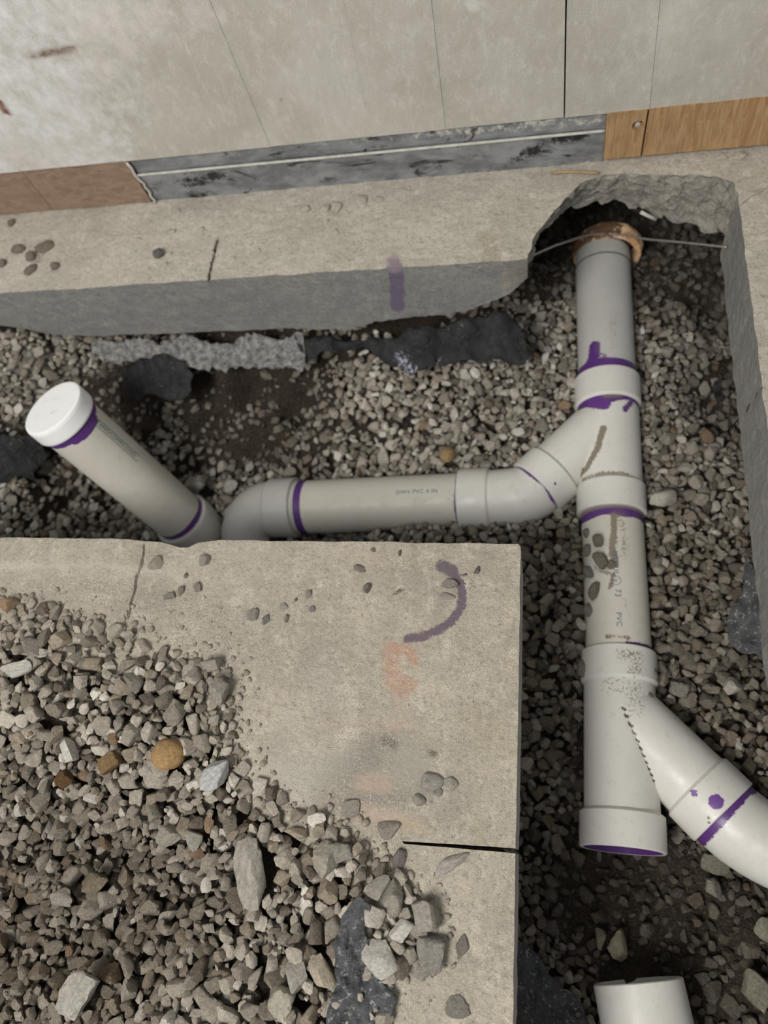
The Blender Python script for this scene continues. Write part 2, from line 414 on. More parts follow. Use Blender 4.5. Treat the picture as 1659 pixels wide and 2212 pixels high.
# wye 1
d = dirn(PW1t, PW1b); L = (PW1b - PW1t).length
w1 = lathe(PW1t + d * .06, d, [(0, RB), (L - .115, RB)])
bj = Vector((.119, .822, -.350)); bd = Vector((-1, -1, -.10)).normalized(); B1 = bj + bd * .198
w1b = lathe(bj + bd * .0, bd, [(0, RB - .001), (.19, RB - .001)])
wye = pmesh('wye_fitting', join(w1, w1b), m_pvc, None, [
    band(PW1t, d, .055, .079, .010, 5), ([hit(1280, 868, PW1t, PW1b, RB), hit(1305, 872, PW1t, PW1b, RB)], .010, .008, (.13, .04, .23), .95), ([hit(1350, 885, PW1t, PW1b, RB), hit(1368, 862, PW1t, PW1b, RB)], .004, .006, PURPLE, .8),
    ([hit(1310, 850, PW1t, PW1b, RB), hit(1335, 850, PW1t, PW1b, RB)], .006, .006, MUD, .9),
    ([hit(1303, 925, PW1t, PW1b, RB), hit(1290, 970, PW1t, PW1b, RB), hit(1268, 1010, PW1t, PW1b, RB), hit(1250, 1045, PW1t, PW1b, RB)], .004, .007, (.25, .21, .16), .95),
    ([hit(1260, 1038, PW1t, PW1b, RB), hit(1300, 1025, PW1t, PW1b, RB), hit(1340, 1025, PW1t, PW1b, RB), hit(1370, 1035, PW1t, PW1b, RB)], .003, .012, (.27, .225, .17), .75),
    ([at(1215, 1005, -.295), at(1240, 1012, -.295)], .003, .007, (.25, .21, .16), .8)])
keep(wye, drain); CAPS += [(PW1t, PW1b, RB), (bj, B1, RB)]
hub(PW1t + d * .062, -d, .062, wye, [([hit(1290, 862, PW1t, PW1b, RH), hit(1322, 858, PW1t, PW1b, RH)], .004, .010, (.13, .04, .23), .75)])
hub(PW1b - d * .058, d, .058, wye, [([PW1b - d * .054 + Vector((-.05, 0, .05)), PW1b - d * .054 + Vector((.03, 0, .06))], .003, .006, (.30, .25, .19), .35)])
b1h = hub(B1 - bd * .05, bd, .052, wye, [([at(1195, 1085, -.33), at(1172, 1040, -.305)], .0015, .004, PURPLE, .8), ([at(1185, 1010, -.31)], .0018, .002, (.05, .05, .045), 1), ([at(1200, 1045, -.31)], .0018, .002, (.05, .04, .06), 1)])
# middle pipe
d2 = dirn(PW1b, PW2t); L2 = (PW2t - PW1b).length
hm = lambda x, y: hit(x, y, PW1b, PW2t, RP)
mid = pmesh('pipe_section', lathe(PW1b, d2, tube_prof(L2)), m_pvcb, None, [
    band(PW1b, d2, .006, .024, .004, 2), band(PW1b, d2, -.01, .008, .0, 3, .9, (.24, .2, .17)), (lambda P: band(PW1b, d2, L2 - .010, L2 + .01, .012, 7)[0](P) * (P[:, 0] > .13), PURPLE),
    ([hm(1290, 1225), hm(1312, 1235)], .004, .010, (.26, .22, .17), .6), ([hm(1326, 1115), hm(1326, 1150), hm(1322, 1185), hm(1330, 1220)], .004, .006, (.28, .24, .18), .9),
    ([hm(1340, 1120), hm(1350, 1160), hm(1348, 1200)], .003, .022, (.22, .18, .13), .50), ([hm(1325, 1240), hm(1318, 1270)], .002, .006, (.25, .2, .15), .8), ([hm(1345, 1290), hm(1360, 1330)], .003, .02, (.22, .18, .13), .4),
    ([hm(1310, 1375), hm(1360, 1378)], .002, .006, (.2, .16, .11), .7), ([hm(1300, 1210), hm(1330, 1190)], .002, .01, (.25, .2, .15), .5)])
keep(mid, drain); CAPS.append((PW1b, PW2t, RP))
# wye 2
d3 = dirn(PW2t, PW2b); L3 = (PW2b - PW2t).length; hw = lambda x, y: hit(x, y, PW2t, PW2b, RB)
w2 = lathe(PW2t + d3 * .05, d3, [(0, RB), (L3 - .11, RB)])
bj2 = PW2t + d3 * .100; bj2.x += .0; bd2 = Vector((1, -1.02, .13)).normalized(); B2 = bj2 + bd2 * .215
w2b = lathe(bj2, bd2, [(0, RB), (.2, RB)])
_m = (d3 + bd2).normalized(); _n3 = d3.cross(bd2).normalized(); _n3 = _n3 if _n3.z > 0 else -_n3; _sp = math.sin(d3.angle(bd2) / 2)
crease = [bj2 + _m * (RB * math.cos(a_) / _sp) + _n3 * (RB * math.sin(a_)) for a_ in [math.radians(q) for q in range(86, 28, -6)]]
wye2 = pmesh('wye_fitting', join(w2, w2b), m_pvc, None, [
    ([hw(1320, 1475), hw(1370, 1490), hw(1372, 1530)], .010, .035, (.2, .17, .13), .47),
    (crease, .0008, .0028, (.06, .05, .045), .9)])
keep(wye2, drain); CAPS += [(PW2t, PW2b, RB), (bj2, B2, RB)]
hub(PW2t + d3 * .056, -d3, .056, wye2, [([hw(1345, 1415), hw(1375, 1420), hw(1370, 1450)], .008, .028, (.2, .165, .12), .52)])
hub(PW2b - d3 * .056, d3, .056, wye2, [], True, r=.0675)
# purple primed socket mouth of the open hub
pv, pf = lathe(PW2b - d3 * .03, d3, [(0, .0602), (.0297, .0608)]); pmesh('primer_ring', (pv, pf), m_pvc, wye2, [(lambda P: np.ones(len(P)), PURPLE)])
hb2 = lambda x, y: hit(x, y, bj2, B2, RH)
hub(B2 - bd2 * .052, bd2, .054, wye2, [([hb2(1499, 1713)], .0050, .002, (.15, .055, .27), 1.0), ([hb2(1547, 1732)], .0098, .003, (.15, .055, .27), 1.0), ([hb2(1530, 1765), hb2(1532, 1778)], .001, .004, MUD, .8)])
e2 = [B2 - bd2 * .03, B2 - bd2 * .01] + arc(B2 + bd2 * .0, bd2, Vector((1, -.12, .03)), .20, 16)
e2.append(e2[-1] + Vector((1, -.12, .03)).normalized() * .16)
el2 = pmesh('elbow_fitting', sweep(e2, [RP] * 2 + [RB] * (len(e2) - 2)), m_pvc, None, [
    band(B2, bd2, -.004, .0125, .003, 12), ([B2 + bd2 * .008 + Vector((-.03, -.02, .035)), B2 + bd2 * .012 + Vector((.01, .02, .055))], .0015, .006, PURPLE, .8)])
keep(el2, drain); CAPS.append((B2, e2[-1], RP))
# 45 elbow joining the side pipe
HPy = .664; PHr = Vector((-.112, HPy, -.380)); PHl = Vector((-.528, .659, -.408))
ec = B1; back = -bd
pth = [B1 - bd * .03, B1] ; corner = None
t_ = (B1.y - HPy) ; 
a0 = B1 + bd * .004
ap = arc(a0, bd, Vector((-1, 0, -.05)), .056, 14); dy = HPy - ap[-1].y
ap2 = [p + Vector((0, dy * (i / (len(ap) - 1)) ** 1.0, 0)) for i, p in enumerate(ap)]
endx = ap2[-1].x
ap2.append(Vector((PHr.x - .01, HPy, PHr.z)))
el1 = pmesh('elbow_fitting', sweep(pth + ap2, [RP, RP] + [RP + .001] * len(ap2)), m_pvc, None, [
    (lambda P: band(B1, bd, -.01, .0065, .005, 12)[0](P), PURPLE), ([at(1110, 1040, -.325)], .003, .004, (.06, .05, .04), 1), ([at(1075, 1080, -.32), at(1120, 1068, -.32), at(1165, 1058, -.32)], .003, .008, (.28, .22, .16), .65), ([at(1140, 1028, -.32), at(1160, 1050, -.32)], .001, .005, (.08, .06, .04), .7), ([at(1188, 1072, -.33), at(1198, 1082, -.34)], .001, .004, PURPLE, .9)])
keep(el1, drain); CAPS += [(B1, ap2[0], RB), (ap2[0], ap2[-1], RP)]
dh = dirn(PHr, PHl)
h1 = pmesh('hub', lathe(PHr, dh, [(-.004, RP), (0, RH - .003), (.003, RH), (.0595, RH), (.061, RH - .0015), (.061, RP - .002)]), m_pvc, el1, [([at(1015, 1068, -.31), at(1045, 1075, -.31)], .002, .006, (.2, .12, .1), .6)])
Pa = PHr + dh * .058; Lh = (PHl - Pa).length; hh = lambda x, y: hit(x, y, Pa, PHl, RP)
side = pmesh('pipe_section', lathe(Pa, dh, tube_prof(Lh)), m_pvcb, None, [
    band(Pa, dh, -.01, .007, .003, 3), (lambda P: band(Pa, dh, Lh - .026, Lh + .02, .003, 8)[0](P), PURPLE),
    ([hh(900, 1078), hh(960, 1085), hh(985, 1070)], .003, .014, (.25, .2, .15), .42), ([hh(845, 1060)], .001, .002, (.05, .05, .04), 1)])
keep(side, drain); CAPS.append((PHr, PHl, RP))
# left 90 elbow turning down
q0 = PHl + dh * .056
ed = Vector((.02, -1, -.62)).normalized()
ep = [PHl - dh * .01, PHl + dh * .02, q0] + arc(q0, dh, ed, .066, 18)[1:]
ep.append(ep[-1] + ed * .02)
el0 = pmesh('elbow_fitting', sweep(ep, [RP + .001] * 2 + [RB] * (len(ep) - 2)), m_pvcg, None, [])
keep(el0, drain)
hub(PHl + dh * .060, -dh, .060, el0, [], mat=m_pvcg)
hub(ep[-1] - ed * .006, ed, .05, el0, [band(ep[-1], ed, .036, .06, 0, 3)], mat=m_pvc)
CAPS += [(PHl, q0, RB), (ep[4], ep[-1] + ed * .04, RH)]

# riser with cap
RV = Vector((-.800, .640, -.405)); RT = Vector((-.893, .689, -.034))
RT = at(112, 880, -.030); RV = at(390, 1118, -.40)
dv = dirn(RV, RT); Lv = (RT - RV).length
riser = empty('riser_pipe', RV); tag(riser, 'upright cream PVC riser with white cap and purple primer bands at left', 'pipe')
hr = lambda x, y: hit(x, y, RV, RT, RP)
rp = pmesh('pipe_section', lathe(RV - dv * .05, dv, tube_prof(Lv + .03)), m_pvcb, None, [
    band(RV, dv, Lv - .052, Lv, .0, 2), (lambda P: np.clip((segd(P, [hr(200, 905), hr(178, 935), hr(160, 948)]) < .014).astype(float), 0, 1) * .85 * (((P - np.array(RV)) @ np.array(dv)) > Lv - .085), PURPLE),
    band(RV, dv, .0, .016, .004, 4), ([hr(370, 1090), hr(330, 1100)], .02, .05, (.4, .31, .2), .35)])
keep(rp, riser)
capm = pmesh('pipe_cap', lathe(RT - dv * .036, dv, [(0, RP), (0, .0625), (.003, .0640), (.030, .0640), (.0345, .0625), (.036, .059), (.036, .0)]), m_cap, None, [
    ([RT + Vector((.005, -.014, .002)), RT + Vector((.03, -.012, .002))], .002, .008, (.55, .52, .42), .5)])
keep(capm, riser)
rh = pmesh('hub', lathe(RV - dv * .075, dv, [(-.03, RB), (-.004, RB), (0, RH - .002), (.003, RH), (.072, RH), (.075, RH - .0015), (.075, RP - .001)]), m_pvc, None, []); keep(rh, riser)
CAPS += [(RV - dv * .10, RT, RH)]
def text_mesh(txt, size, fnmap, mat, parent, name='printed_text', sx=1.0, extr=0.0):
    cu = bpy.data.curves.new(name, 'FONT'); cu.body = txt; cu.size = size; cu.align_x = 'LEFT'; cu.align_y = 'CENTER'; cu.resolution_u = 3; cu.space_character = 1.1
    o = bpy.data.objects.new('tmp', cu); COL.objects.link(o); dg = bpy.context.evaluated_depsgraph_get(); dg.update()
    me = bpy.data.meshes.new_from_object(o.evaluated_get(dg)); bpy.data.objects.remove(o); bpy.data.curves.remove(cu)
    bm = bmesh.new(); bm.from_mesh(me); bmesh.ops.triangulate(bm, faces=bm.faces)
    bmesh.ops.subdivide_edges(bm, edges=[e for e in bm.edges if e.calc_length() > size * .25], cuts=2, use_grid_fill=False)
    for v in bm.verts: v.co = fnmap(v.co.x * sx, v.co.y)
    bm.to_mesh(me); bm.free(); me.name = name; me.materials.clear(); paint(me, [(lambda P: np.full(len(P), .0), (.8, .8, .78))]); return link(name, me, (mat,), parent)
def cyl_map(a, b, start, r, flip=1):
    """text x runs along a->b from the point 'start', text y wraps round the pipe"""
    a = Vector(a); d = (Vector(b) - a).normalized(); st = Vector(start); s0 = (st - a).dot(d); rad = (st - a - d * s0).normalized(); tan = rad.cross(d) * flip
    return lambda x, y: a + d * (s0 + x) + (rad * math.cos(y / r) + tan * math.sin(y / r)) * (r + .0004)
t1 = text_mesh('PVC', .0135, cyl_map(PW1b, PW2t, hm(1336, 1322), RP, 1), m_print, mid)
t2 = text_mesh('73', .0145, cyl_map(PW1b, PW2t, hm(1334, 1272), RP, 1), m_print, mid)
t3 = text_mesh('u', .013, cyl_map(PW1b, PW2t, hm(1331, 1250), RP, 1), m_print, mid)
t4 = text_mesh('NSF UL', .0135, cyl_map(PW1b, PW2t, hm(1328, 1190), RP, 1), m_print, mid)
def ringmap(fn, r0, r1, n=28):
    V = [];Fc = []
    for k in range(n):
        t = 2 * math.pi * k / n; V += [fn(r0 * math.cos(t), r0 * math.sin(t)), fn(r1 * math.cos(t), r1 * math.sin(t))]
        a = 2 * k; b = 2 * ((k + 1) % n); Fc.append((a, a + 1, b + 1, b))
    return V, Fc
cm = cyl_map(PW1b, PW2t, hm(1331, 1254), RP, 1)
link('printed_ring', mesh('printed_ring', *ringmap(cm, .0075, .0085)), (m_print,), mid)
cs = cyl_map(Pa, PHl, hh(975, 1064), RP, 1)
text_mesh('DWV PVC 4 IN', .012, lambda x, y: cyl_map(PHl, Pa, hh(855, 1064), RP, 1)(x, y), m_print, side)
tm = cyl_map(RT, RV, hr(206, 908), RP, 1)
text_mesh('PANOCOMRCONO', .0118, lambda x, y: tm(x + .004, y), m_teal, rp)
V = []; Fc = []
for (xa, xb, ya, yb) in ((0, .122, .0068, .0078), (0, .122, -.0078, -.0068), (.121, .122, -.0078, .0078)):
    k = 12 if xb - xa > .01 else 1; b = len(V)
    for i in range(k + 1): x = xa + (xb - xa) * i / k; V += [tm(x, ya), tm(x, yb)]
    Fc += [(b + 2 * i, b + 2 * i + 1, b + 2 * i + 3, b + 2 * i + 2) for i in range(k)]
link('printed_border', mesh('printed_border', V, Fc), (m_teal,), rp)
# raised moulding marks on the cap
sX, uX, _ = frame(dv); cX = (Vector((1, 0, 0)) - dv * dv.x).normalized(); cY = dv.cross(cX)
for txt, ox, oy, sz in (('U', -.040, -.014, .018), ('PVC DWV', -.034, .020, .009), ('4 IN', .000, -.016, .010)):
    text_mesh(txt, sz, lambda x, y, ox=ox, oy=oy: RT + dv * .0003 + cX * (x + ox) + cY * (y + oy), m_cap, capm, 'moulded_mark')

# open coupling at the bottom right
CPa = at(1379, 2122, -.345); CPa = Vector((.135, -.148, -.345)); dc = Vector((.19, -1, .07)).normalized()
cp = pmesh('pipe_coupling', lathe(CPa, dc, [(.09, .0575), (0, .0575), (0, .0645), (.0015, .066), (.125, .066), (.13, .0625), (.13, .05)]), m_pvc, None, [])
tag(cp, 'short open white PVC coupling lying in dark soil at bottom right', 'pipe coupling'); CAPS.append((CPa, CPa + dc * .13, .066))

# foam ring round the far pipe end, warm glow put into its peach colour; wire
fr = pmesh('foam_collar', lathe(Vector((.126, 1.252, -.318)), Vector((0, -1, .0)), [(0, .0585), (0, .064), (.006, .072), (.02, .074), (.034, .070), (.036, .0585)], 72, True, .035), m_foamring, None, [([Vector((.06, 1.23, -.30)), Vector((.09, 1.23, -.25)), Vector((.135, 1.23, -.245))], .014, .012, (.16, .09, .05), .95)])
tag(fr, 'peach orange foam collar, warm glow in its colour, around far end of drain pipe under slab', 'foam collar')
def tube_obj(name, pts, r, mat, seg=8, parent=None):
    P = resample([Vector(p) for p in pts], .01, False); V, Fc = sweep(P, [r] * len(P), seg); b = len(V)
    Fc += [tuple(range(seg))[::-1], tuple(range(b - seg, b))]; return link(name, mesh(name, V, Fc), (mat,), parent)
wp = [at(1140, 556, -.045), at(1200, 530, -.12), at(1248, 514, -.2), at(1275, 507, -.24), at(1310, 504, -.252), at(1345, 508, -.245), at(1400, 517, -.2), at(1480, 524, -.15), at(1570, 534, -.085)]
tag(tube_obj('wire', wp, .0021, m_wire), 'thin grey wire stretched across the far pipe end under the slab', 'wire')

# ---------------- concrete slabs
def jl(pts, step, amp, closed=False, off=0.0):
    r = resample([Vector((p[0], p[1], 0)) for p in pts], step, closed)
    return [Vector((p.x + fnoise(p, 30, amp, off) + fnoise(p, 120, amp * .4, off), p.y + fnoise(p, 30, amp, off + 5) + fnoise(p, 120, amp * .4, off), 0)) for p in r]
def zt(amp=.0012):
    return lambda x, y: fnoise((x, y, 0), 14, amp) + fnoise((x, y, 0), 60, amp * .5, 3) + fnoise((x, y, 0), 190, amp * .35, 6)
top_arch = [(1140, 557), (1150, 520), (1166, 493), (1195, 460), (1225, 425), (1255, 395), (1290, 380), (1340, 374), (1400, 377), (1460, 376), (1510, 376), (1550, 380), (1582, 394), (1594, 418)]
bot_arch = [(1139, 602, -.06), (1146, 560, -.05), (1156, 527, -.05), (1182, 490, -.055), (1208, 461, -.065), (1250, 441, -.08), (1292, 437, -.09), (1342, 440, -.10), (1400, 457, -.11), (1460, 482, -.12), (1510, 489, -.12), (1545, 500, -.12), (1562, 505, -.125), (1562, 535, -.13)]
front = jl([(-1.75, .9375), (-.068, .9395)], .006, .0012)
nf = len(front)
arch_t, arch_b = [], []
ta = [at(x, y) for x, y in top_arch]; ba = [at(x, y, z) for x, y, z in bot_arch]
for i in range(len(ta) - 1):
    k = max(1, int((ta[i + 1] - ta[i]).length / .005))
    for j in range(k):
        t = j / k; p = ta[i].lerp(ta[i + 1], t); q = ba[i].lerp(ba[i + 1], t); am = .004
        arch_t.append(Vector((p.x + fnoise(p, 50, am), p.y + fnoise(p, 50, am, 4), 0))); arch_b.append(q + Vector((fnoise(p, 45, .006, 2), fnoise(p, 45, .008, 6), fnoise(p, 60, .008, 9))))
right = jl([(ta[-1].x, ta[-1].y), (.3105, .72), (.309, .3), (.308, -1.0)], .007, .0016)
back_ = [Vector((1.05, -1.0, 0)), Vector((1.05, 1.75, 0)), Vector((-1.75, 1.75, 0))]
loop = front + arch_t + right + back_
bot = []
for p in front:
    t = float(np.interp(p.x, [-1.3, -1.127, -1.047, -.946, -.7, -.535, -.393, -.293, -.157, -.069, -.035], [.10, .10, .137, .153, .157, .160, .172, .145, .137, .095, .055]))
    bot.append(Vector((p.x, p.y + .004, -t + fnoise(p, 40, .004) + (fnoise(p, 110, .004) if p.x > -.5 else 0))))
bot += arch_b
for p in right: bot.append(Vector((p.x - .002 + fnoise(p, 25, .003), p.y, -.137 + fnoise(p, 60, .003))))
bot += [Vector((p.x, p.y, -.137)) for p in back_]
na = nf + len(arch_t)
crack = [at(470, 510), at(462, 555), at(450, 605)]
far_slab = plate('floor', loop, bot, .010, (m_top2, m_side, m_break), zt(.0028), [([(p.x, p.y) for p in crack], .0022, .012), ([(at(1500, 425)[0] + .06, 1.02), (.40, 1.09)], .001, .004)], rows=18, rough=.0015,
    sidemat=lambda i: 2 if nf - 3 <= i < na + 3 else 1, region=(-1.25, .55, .25, 1.2), roughf=lambda i: .010 if nf + 3 <= i < na else .0012)
tag(far_slab, 'pale concrete floor slab along the wall and right side, cut open over trench', kind='structure')
CRK = [Vector((p.x, p.y, 0)) for p in [at(450, 605)]] + [at(470, 650, -.035) + Vector((0, .0, 0)), at(490, 692, -.075)]
CRK = [aty(450, 606, .9375), aty(465, 640, .9375), aty(478, 662, .9375), aty(491, 692, .9375)]
WHT = (.60, .57, .50); BRN = (.23, .19, .15)
st = [([aty(851, 560, .937), aty(857, 600, .937), aty(859, 670, .937)], .0135, .004, (.165, .135, .19), .9), ([at(851, 562), at(851, 582)], .012, .005, (.33, .27, .30), .8),
      (CRK, .0014, .0022, (.05, .045, .04), 1.0), (crack, .0014, .003, (.07, .06, .05), .9),
      ([aty(478, 665, .9375), aty(484, 688, .9375)], .004, .008, (.16, .12, .17), .5),
      ([at(1060, 515), at(1060, 555)], .012, .03, (.36, .27, .15), .5), ([at(80, 540)], .02, .02, BRN, .45), ([at(90, 530), at(80, 560)], .012, .012, BRN, .6)]
def atx(px, py, x):
    w = ray(px, py); w = w * (x / w[0]); return Vector((x, w[1], w[2] + H))
st += [([atx(1612, 888, .3095), atx(1628, 862, .3095), atx(1645, 835, .3095)], .0012, .003, (.06, .055, .05), .95), ([at(1645, 833), at(1660, 825)], .001, .003, (.06, .055, .05), .9)]
paint(far_slab.data, st)
# near slab: L-shaped, with saw cut and inner opening filled with gravel
inner = [at(x, y) for x, y in ((0, 1400), (180, 1440), (330, 1470), (430, 1520), (470, 1640), (520, 1740), (640, 1810), (730, 1880), (790, 1960), (800, 2060), (790, 2150), (785, 2300))]
innerL = [(-1.5, inner[0].y)] + [(p.x, p.y) for p in inner] + [(inner[-1].x, -.95)]
far_edge = [(-1.5, .4175), (-.66, .4180), (-.645, .4165), (-.600, .413), (-.565, .4045), (-.55, .4045), (-.535, .413), (-.5, .4178), (-.04, .4172)]
sl0, sl1, sl2, sl3 = at(1114, 1832), at(868, 1817), at(872, 1823), at(1113, 1843)
edge = [(-.0372, .4165), (-.0365, .2), (sl0.x, sl0.y)]
notch = [(sl1.x, sl1.y), (sl2.x, sl2.y)]
edge2 = [(sl3.x, sl3.y), (-.0365, -.1), (-.036, -.95)]
O1 = jl(far_edge, .005, .0011, off=2) + jl(edge, .004, .0008, off=3)[1:] + jl([edge[-1], notch[0]], .006, .0005)[1:] + jl([notch[1], edge2[0]], .006, .0005) + jl(edge2, .004, .0009, off=4)[1:] + jl(innerL[::-1], .012, .004, off=6)
near = plate('concrete_slab', O1, [Vector((p.x, p.y, -.137)) for p in O1], .0045, (m_top, m_edge), zt(.0011), [([tuple(at(x, y)[:2]) for x, y in ((316, 1170), (308, 1205), (296, 1250), (285, 1290), (280, 1330))], .0025, .007)], rows=5, rough=.0008, region=(-.95, 0, -.32, .43))
tag(near, 'dusty tan concrete slab in front with a saw cut, corner pointing at trench', 'concrete slab')
arcp = [(960, 1228), (978, 1235), (992, 1258), (1000, 1290), (993, 1320), (972, 1345), (945, 1362), (915, 1375), (880, 1380)]
ORG = (.50, .28, .19); PNK = (.56, .39, .31); YEL = (.40, .32, .17); GRY = (.27, .245, .205); LGT = (.60, .56, .48)
P_ = lambda *a: [at(x, y) for x, y in a]
ns = [(P_((600, 1650), (700, 1690), (800, 1720)), .02, .10, GRY, .62), (P_((700, 1680), (860, 1600), (900, 1690), (800, 1720)), .015, .055, GRY, .66), (P_((330, 1260), (450, 1400)), .05, .07, GRY, .5),
      (P_((100, 1280), (250, 1300)), .03, .04, GRY, .52),
      (P_((0, 1225), (200, 1218), (400, 1240)), .003, .02, LGT, .62), (P_((100, 1195), (300, 1205)), .002, .02, GRY, .35),
      (P_((700, 1450), (690, 1600), (620, 1560)), .012, .06, (.52, .49, .43), .5), (P_((560, 1690), (640, 1700)), .01, .04, LGT, .55), (P_((900, 1640), (1060, 1680), (1080, 1780)), .01, .05, (.50, .47, .38), .45),
      (P_((540, 1190), (700, 1190), (900, 1190)), .004, .03, (.50, .44, .33), .45), (P_((780, 1215), (900, 1215)), .006, .03, PNK, .42), (P_((880, 1290), (900, 1340)), .01, .03, PNK, .3),
      (P_((1020, 1560), (1080, 1620)), .02, .035, YEL, .45), (P_((1095, 1250), (1095, 1450)), .003, .012, YEL, .45), (P_((1030, 1780), (1040, 1820)), .003, .008, YEL, .55),
      (P_((845, 1405), (848, 1470), (868, 1500)), .010, .016, ORG, .60), (P_((850, 1402), (885, 1405), (893, 1430)), .006, .010, ORG, .64), (P_((860, 1460), (890, 1480)), .007, .010, ORG, .60), (P_((860, 1520), (865, 1555)), .006, .012, PNK, .5),
      (P_((700, 1560), (900, 1565)), .003, .012, PNK, .45), (P_((785, 1690), (830, 1692)), .006, .012, PNK, .6), (P_((770, 1755), (830, 1770), (900, 1778)), .006, .012, PNK, .62), (P_((860, 1785), (930, 1795)), .004, .012, (.50, .40, .26), .55),
      (P_((835, 1600), (850, 1608)), .004, .006, (.14, .12, .10), .7), (P_((930, 1625), (940, 1630)), .003, .004, (.16, .14, .12), .8),
      (P_((850, 1284), (868, 1274)), .002, .004, (.05, .045, .04), .75), (P_((1005, 1240),), .002, .003, (.04, .04, .04), .9), (P_((1010, 1262), (1030, 1268)), .001, .003, (.08, .07, .07), .6),
      (P_(*arcp), .0055, .0035, (.175, .135, .16), .92), (P_((955, 1222), (975, 1232)), .0085, .004, (.17, .14, .155), .92)]
paint(near.data, ns)

# ---------------- wall
WY = 1.147; wall = None
def wbox(name, quad, y0, y1, mat, g=None, parent=None, hole=None, ridge=None):
    """board on the wall: quad = corner points (x,z) anticlockwise seen from the room, front y0, back y1"""
    g = g or .02
    L = resample([Vector((a, b, 0)) for a, b in quad], g, True); hs = []
    if hole: hs = [[Vector((hole[0] + hole[2] * math.cos(t), hole[1] + hole[2] * math.sin(t), 0)) for t in [2 * math.pi * k / 20 for k in range(20)]]]
    pts = grid_pts([tuple(p) for p in L], g)
    if hole and len(pts): pts = pts[np.hypot(pts[:, 0] - hole[0], pts[:, 1] - hole[1]) > hole[2] * 1.3]
    V2, T, _ = cdt_fill([[(p.x, p.y) for p in L]] + [[(p.x, p.y) for p in h] for h in hs], list(map(tuple, pts)))
    V = []
    for x, z in V2:
        dy = -.0005 * mn.noise(Vector((x * 20, 0, z * 20))) * 2
        if ridge:
            for (xa, za, xb, zb, wd, hgt) in ridge:
                t = max(0, min(1, (z - za) / (zb - za) if zb != za else 0)); xx = xa + (xb - xa) * t; dd = abs(x - xx)
                if dd < wd: dy -= hgt * (1 - dd / wd)
        V.append((x, y0 + dy, z))
    Fc = [tuple(t) for t in T.tolist()]
    def side(Lp, fl):
        b = len(V); n = len(Lp)
        for p in Lp: V.append((p.x, y0, p.y)); V.append((p.x, y1, p.y))
        for i in range(n): j = (i + 1) % n; q = (b + 2 * i, b + 2 * i + 1, b + 2 * j + 1, b + 2 * j); Fc.append(q if fl else q[::-1])
    side(L, True)
    for h in hs: side(h, False)
    b = len(V); V.extend([(p.x, y1, p.y) for p in L]); Fc.append(tuple(range(b, b + len(L)))[::-1])
    me = mesh(name, V, Fc, False); bits(me); paint(me, []); return link(name, me, (mat,), parent)
bw = wbox('wall_far', [(-2.2, -.0), (1.3, -.0), (1.3, 2.4), (-2.2, 2.4)], 1.182, 1.26, m_dark, .6)  # near-black backing behind the panels, seen through joints and the board hole
tag(bw, 'grey plastered wall rising above the slab, made of vertical panels', kind='structure')
zb = lambda px, py: aty(px, py, WY)
def wedge(x_at_bot, px_top, py_top, zt_):   # joint line: bottom pixel, top pixel -> x at zb and x at top
    return None
joints = []   # (x at z=.07, x at z=ztop)
ZT = 1.1; ZB = .103
for (xb, yb, xt, yt) in ((268, 350, 190, 215), (580, 305, 470, 40), (805, 300, 742, 0), (962, 272, 932, 0), (1219, 247, 1223, 0), (1404, 225, 1426, 0)):
    a = zb(xb, yb); b = zb(xt, yt); k = (b.x - a.x) / (b.z - a.z); joints.append((a.x + k * (ZB - a.z), a.x + k * (ZT - a.z)))
xs = [(-2.2, -2.2)] + joints + [(1.3, 1.3)]
pn = []
zl = lambda x: ZB + .0
for i in range(len(xs) - 1):
    g1 = .0011 if i in (5,) else .0004; g0 = .0011 if i == 6 - 0 and False else (.0011 if i == 5 else .0004)
    l0, l1 = xs[i]; r0, r1 = xs[i + 1]; gl = .0012 if i == 5 else .00025; gr = .0012 if i == 4 else .00025
    rd = []
    if 0 < i: rd.append((l0, ZB, l1, ZT, .006, .0009))
    o = wbox('wall_panel', [(l0 + gl, ZB), (r0 - gr, ZB), (r1 - gr, ZT), (l1 + gl, ZT)], WY - (.0010 if i % 2 else .0), 1.180, m_wall, .0075, bw, ridge=rd)
    pn.append(o)
PW = lambda *a: [aty(x, y, WY) for x, y in a]
PINK = (.68, .61, .575); WHB = (.78, .79, .79)
wst = [(PW((-400, -200), (-150, 100), (-100, 250)), .25, .16, WHB, .75), (PW((0, 0), (100, 0), (150, 0)), .05, .16, WHB, .72), (PW((330, -60), (150, 180), (120, 300), (60, 330)), .03, .09, PINK, .62), (PW((60, 120), (80, 250)), .04, .08, WHB, .6),
       (PW((420, 20), (470, 0)), .02, .05, PINK, .55), (PW((1015, 0), (1022, 12)), .006, .012, (.62, .61, .57), .9), (PW((1500, 0), (1470, 30), (1430, 75), (1410, 120)), .012, .02, (.60, .585, .54), .62),
       (PW((1380, 60), (1330, 100), (1290, 90)), .006, .03, (.58, .56, .51), .5), (PW((1100, 140), (1120, 150)), .006, .02, (.58, .56, .51), .55),
       (PW((66, 121), (95, 117)), .0022, .0045, (.18, .10, .07), 1.0), (PW((95, 117), (125, 112), (140, 107), (162, 105)), .0038, .0045, (.18, .10, .07), 1.0), (PW((0, 222), (8, 238), (18, 243)), .0065, .002, (.20, .095, .06), 1.0), (PW((607, 216), (614, 230)), .0004, .003, (.22, .13, .09), .9),
       (PW((700, 285), (1000, 262), (1300, 235)), .001, .012, (.48, .46, .41), .4), (PW((1578, 145), (1586, 140)), .001, .003, (.22, .15, .12), .8)]
for o in pn: paint(o.data, wst)
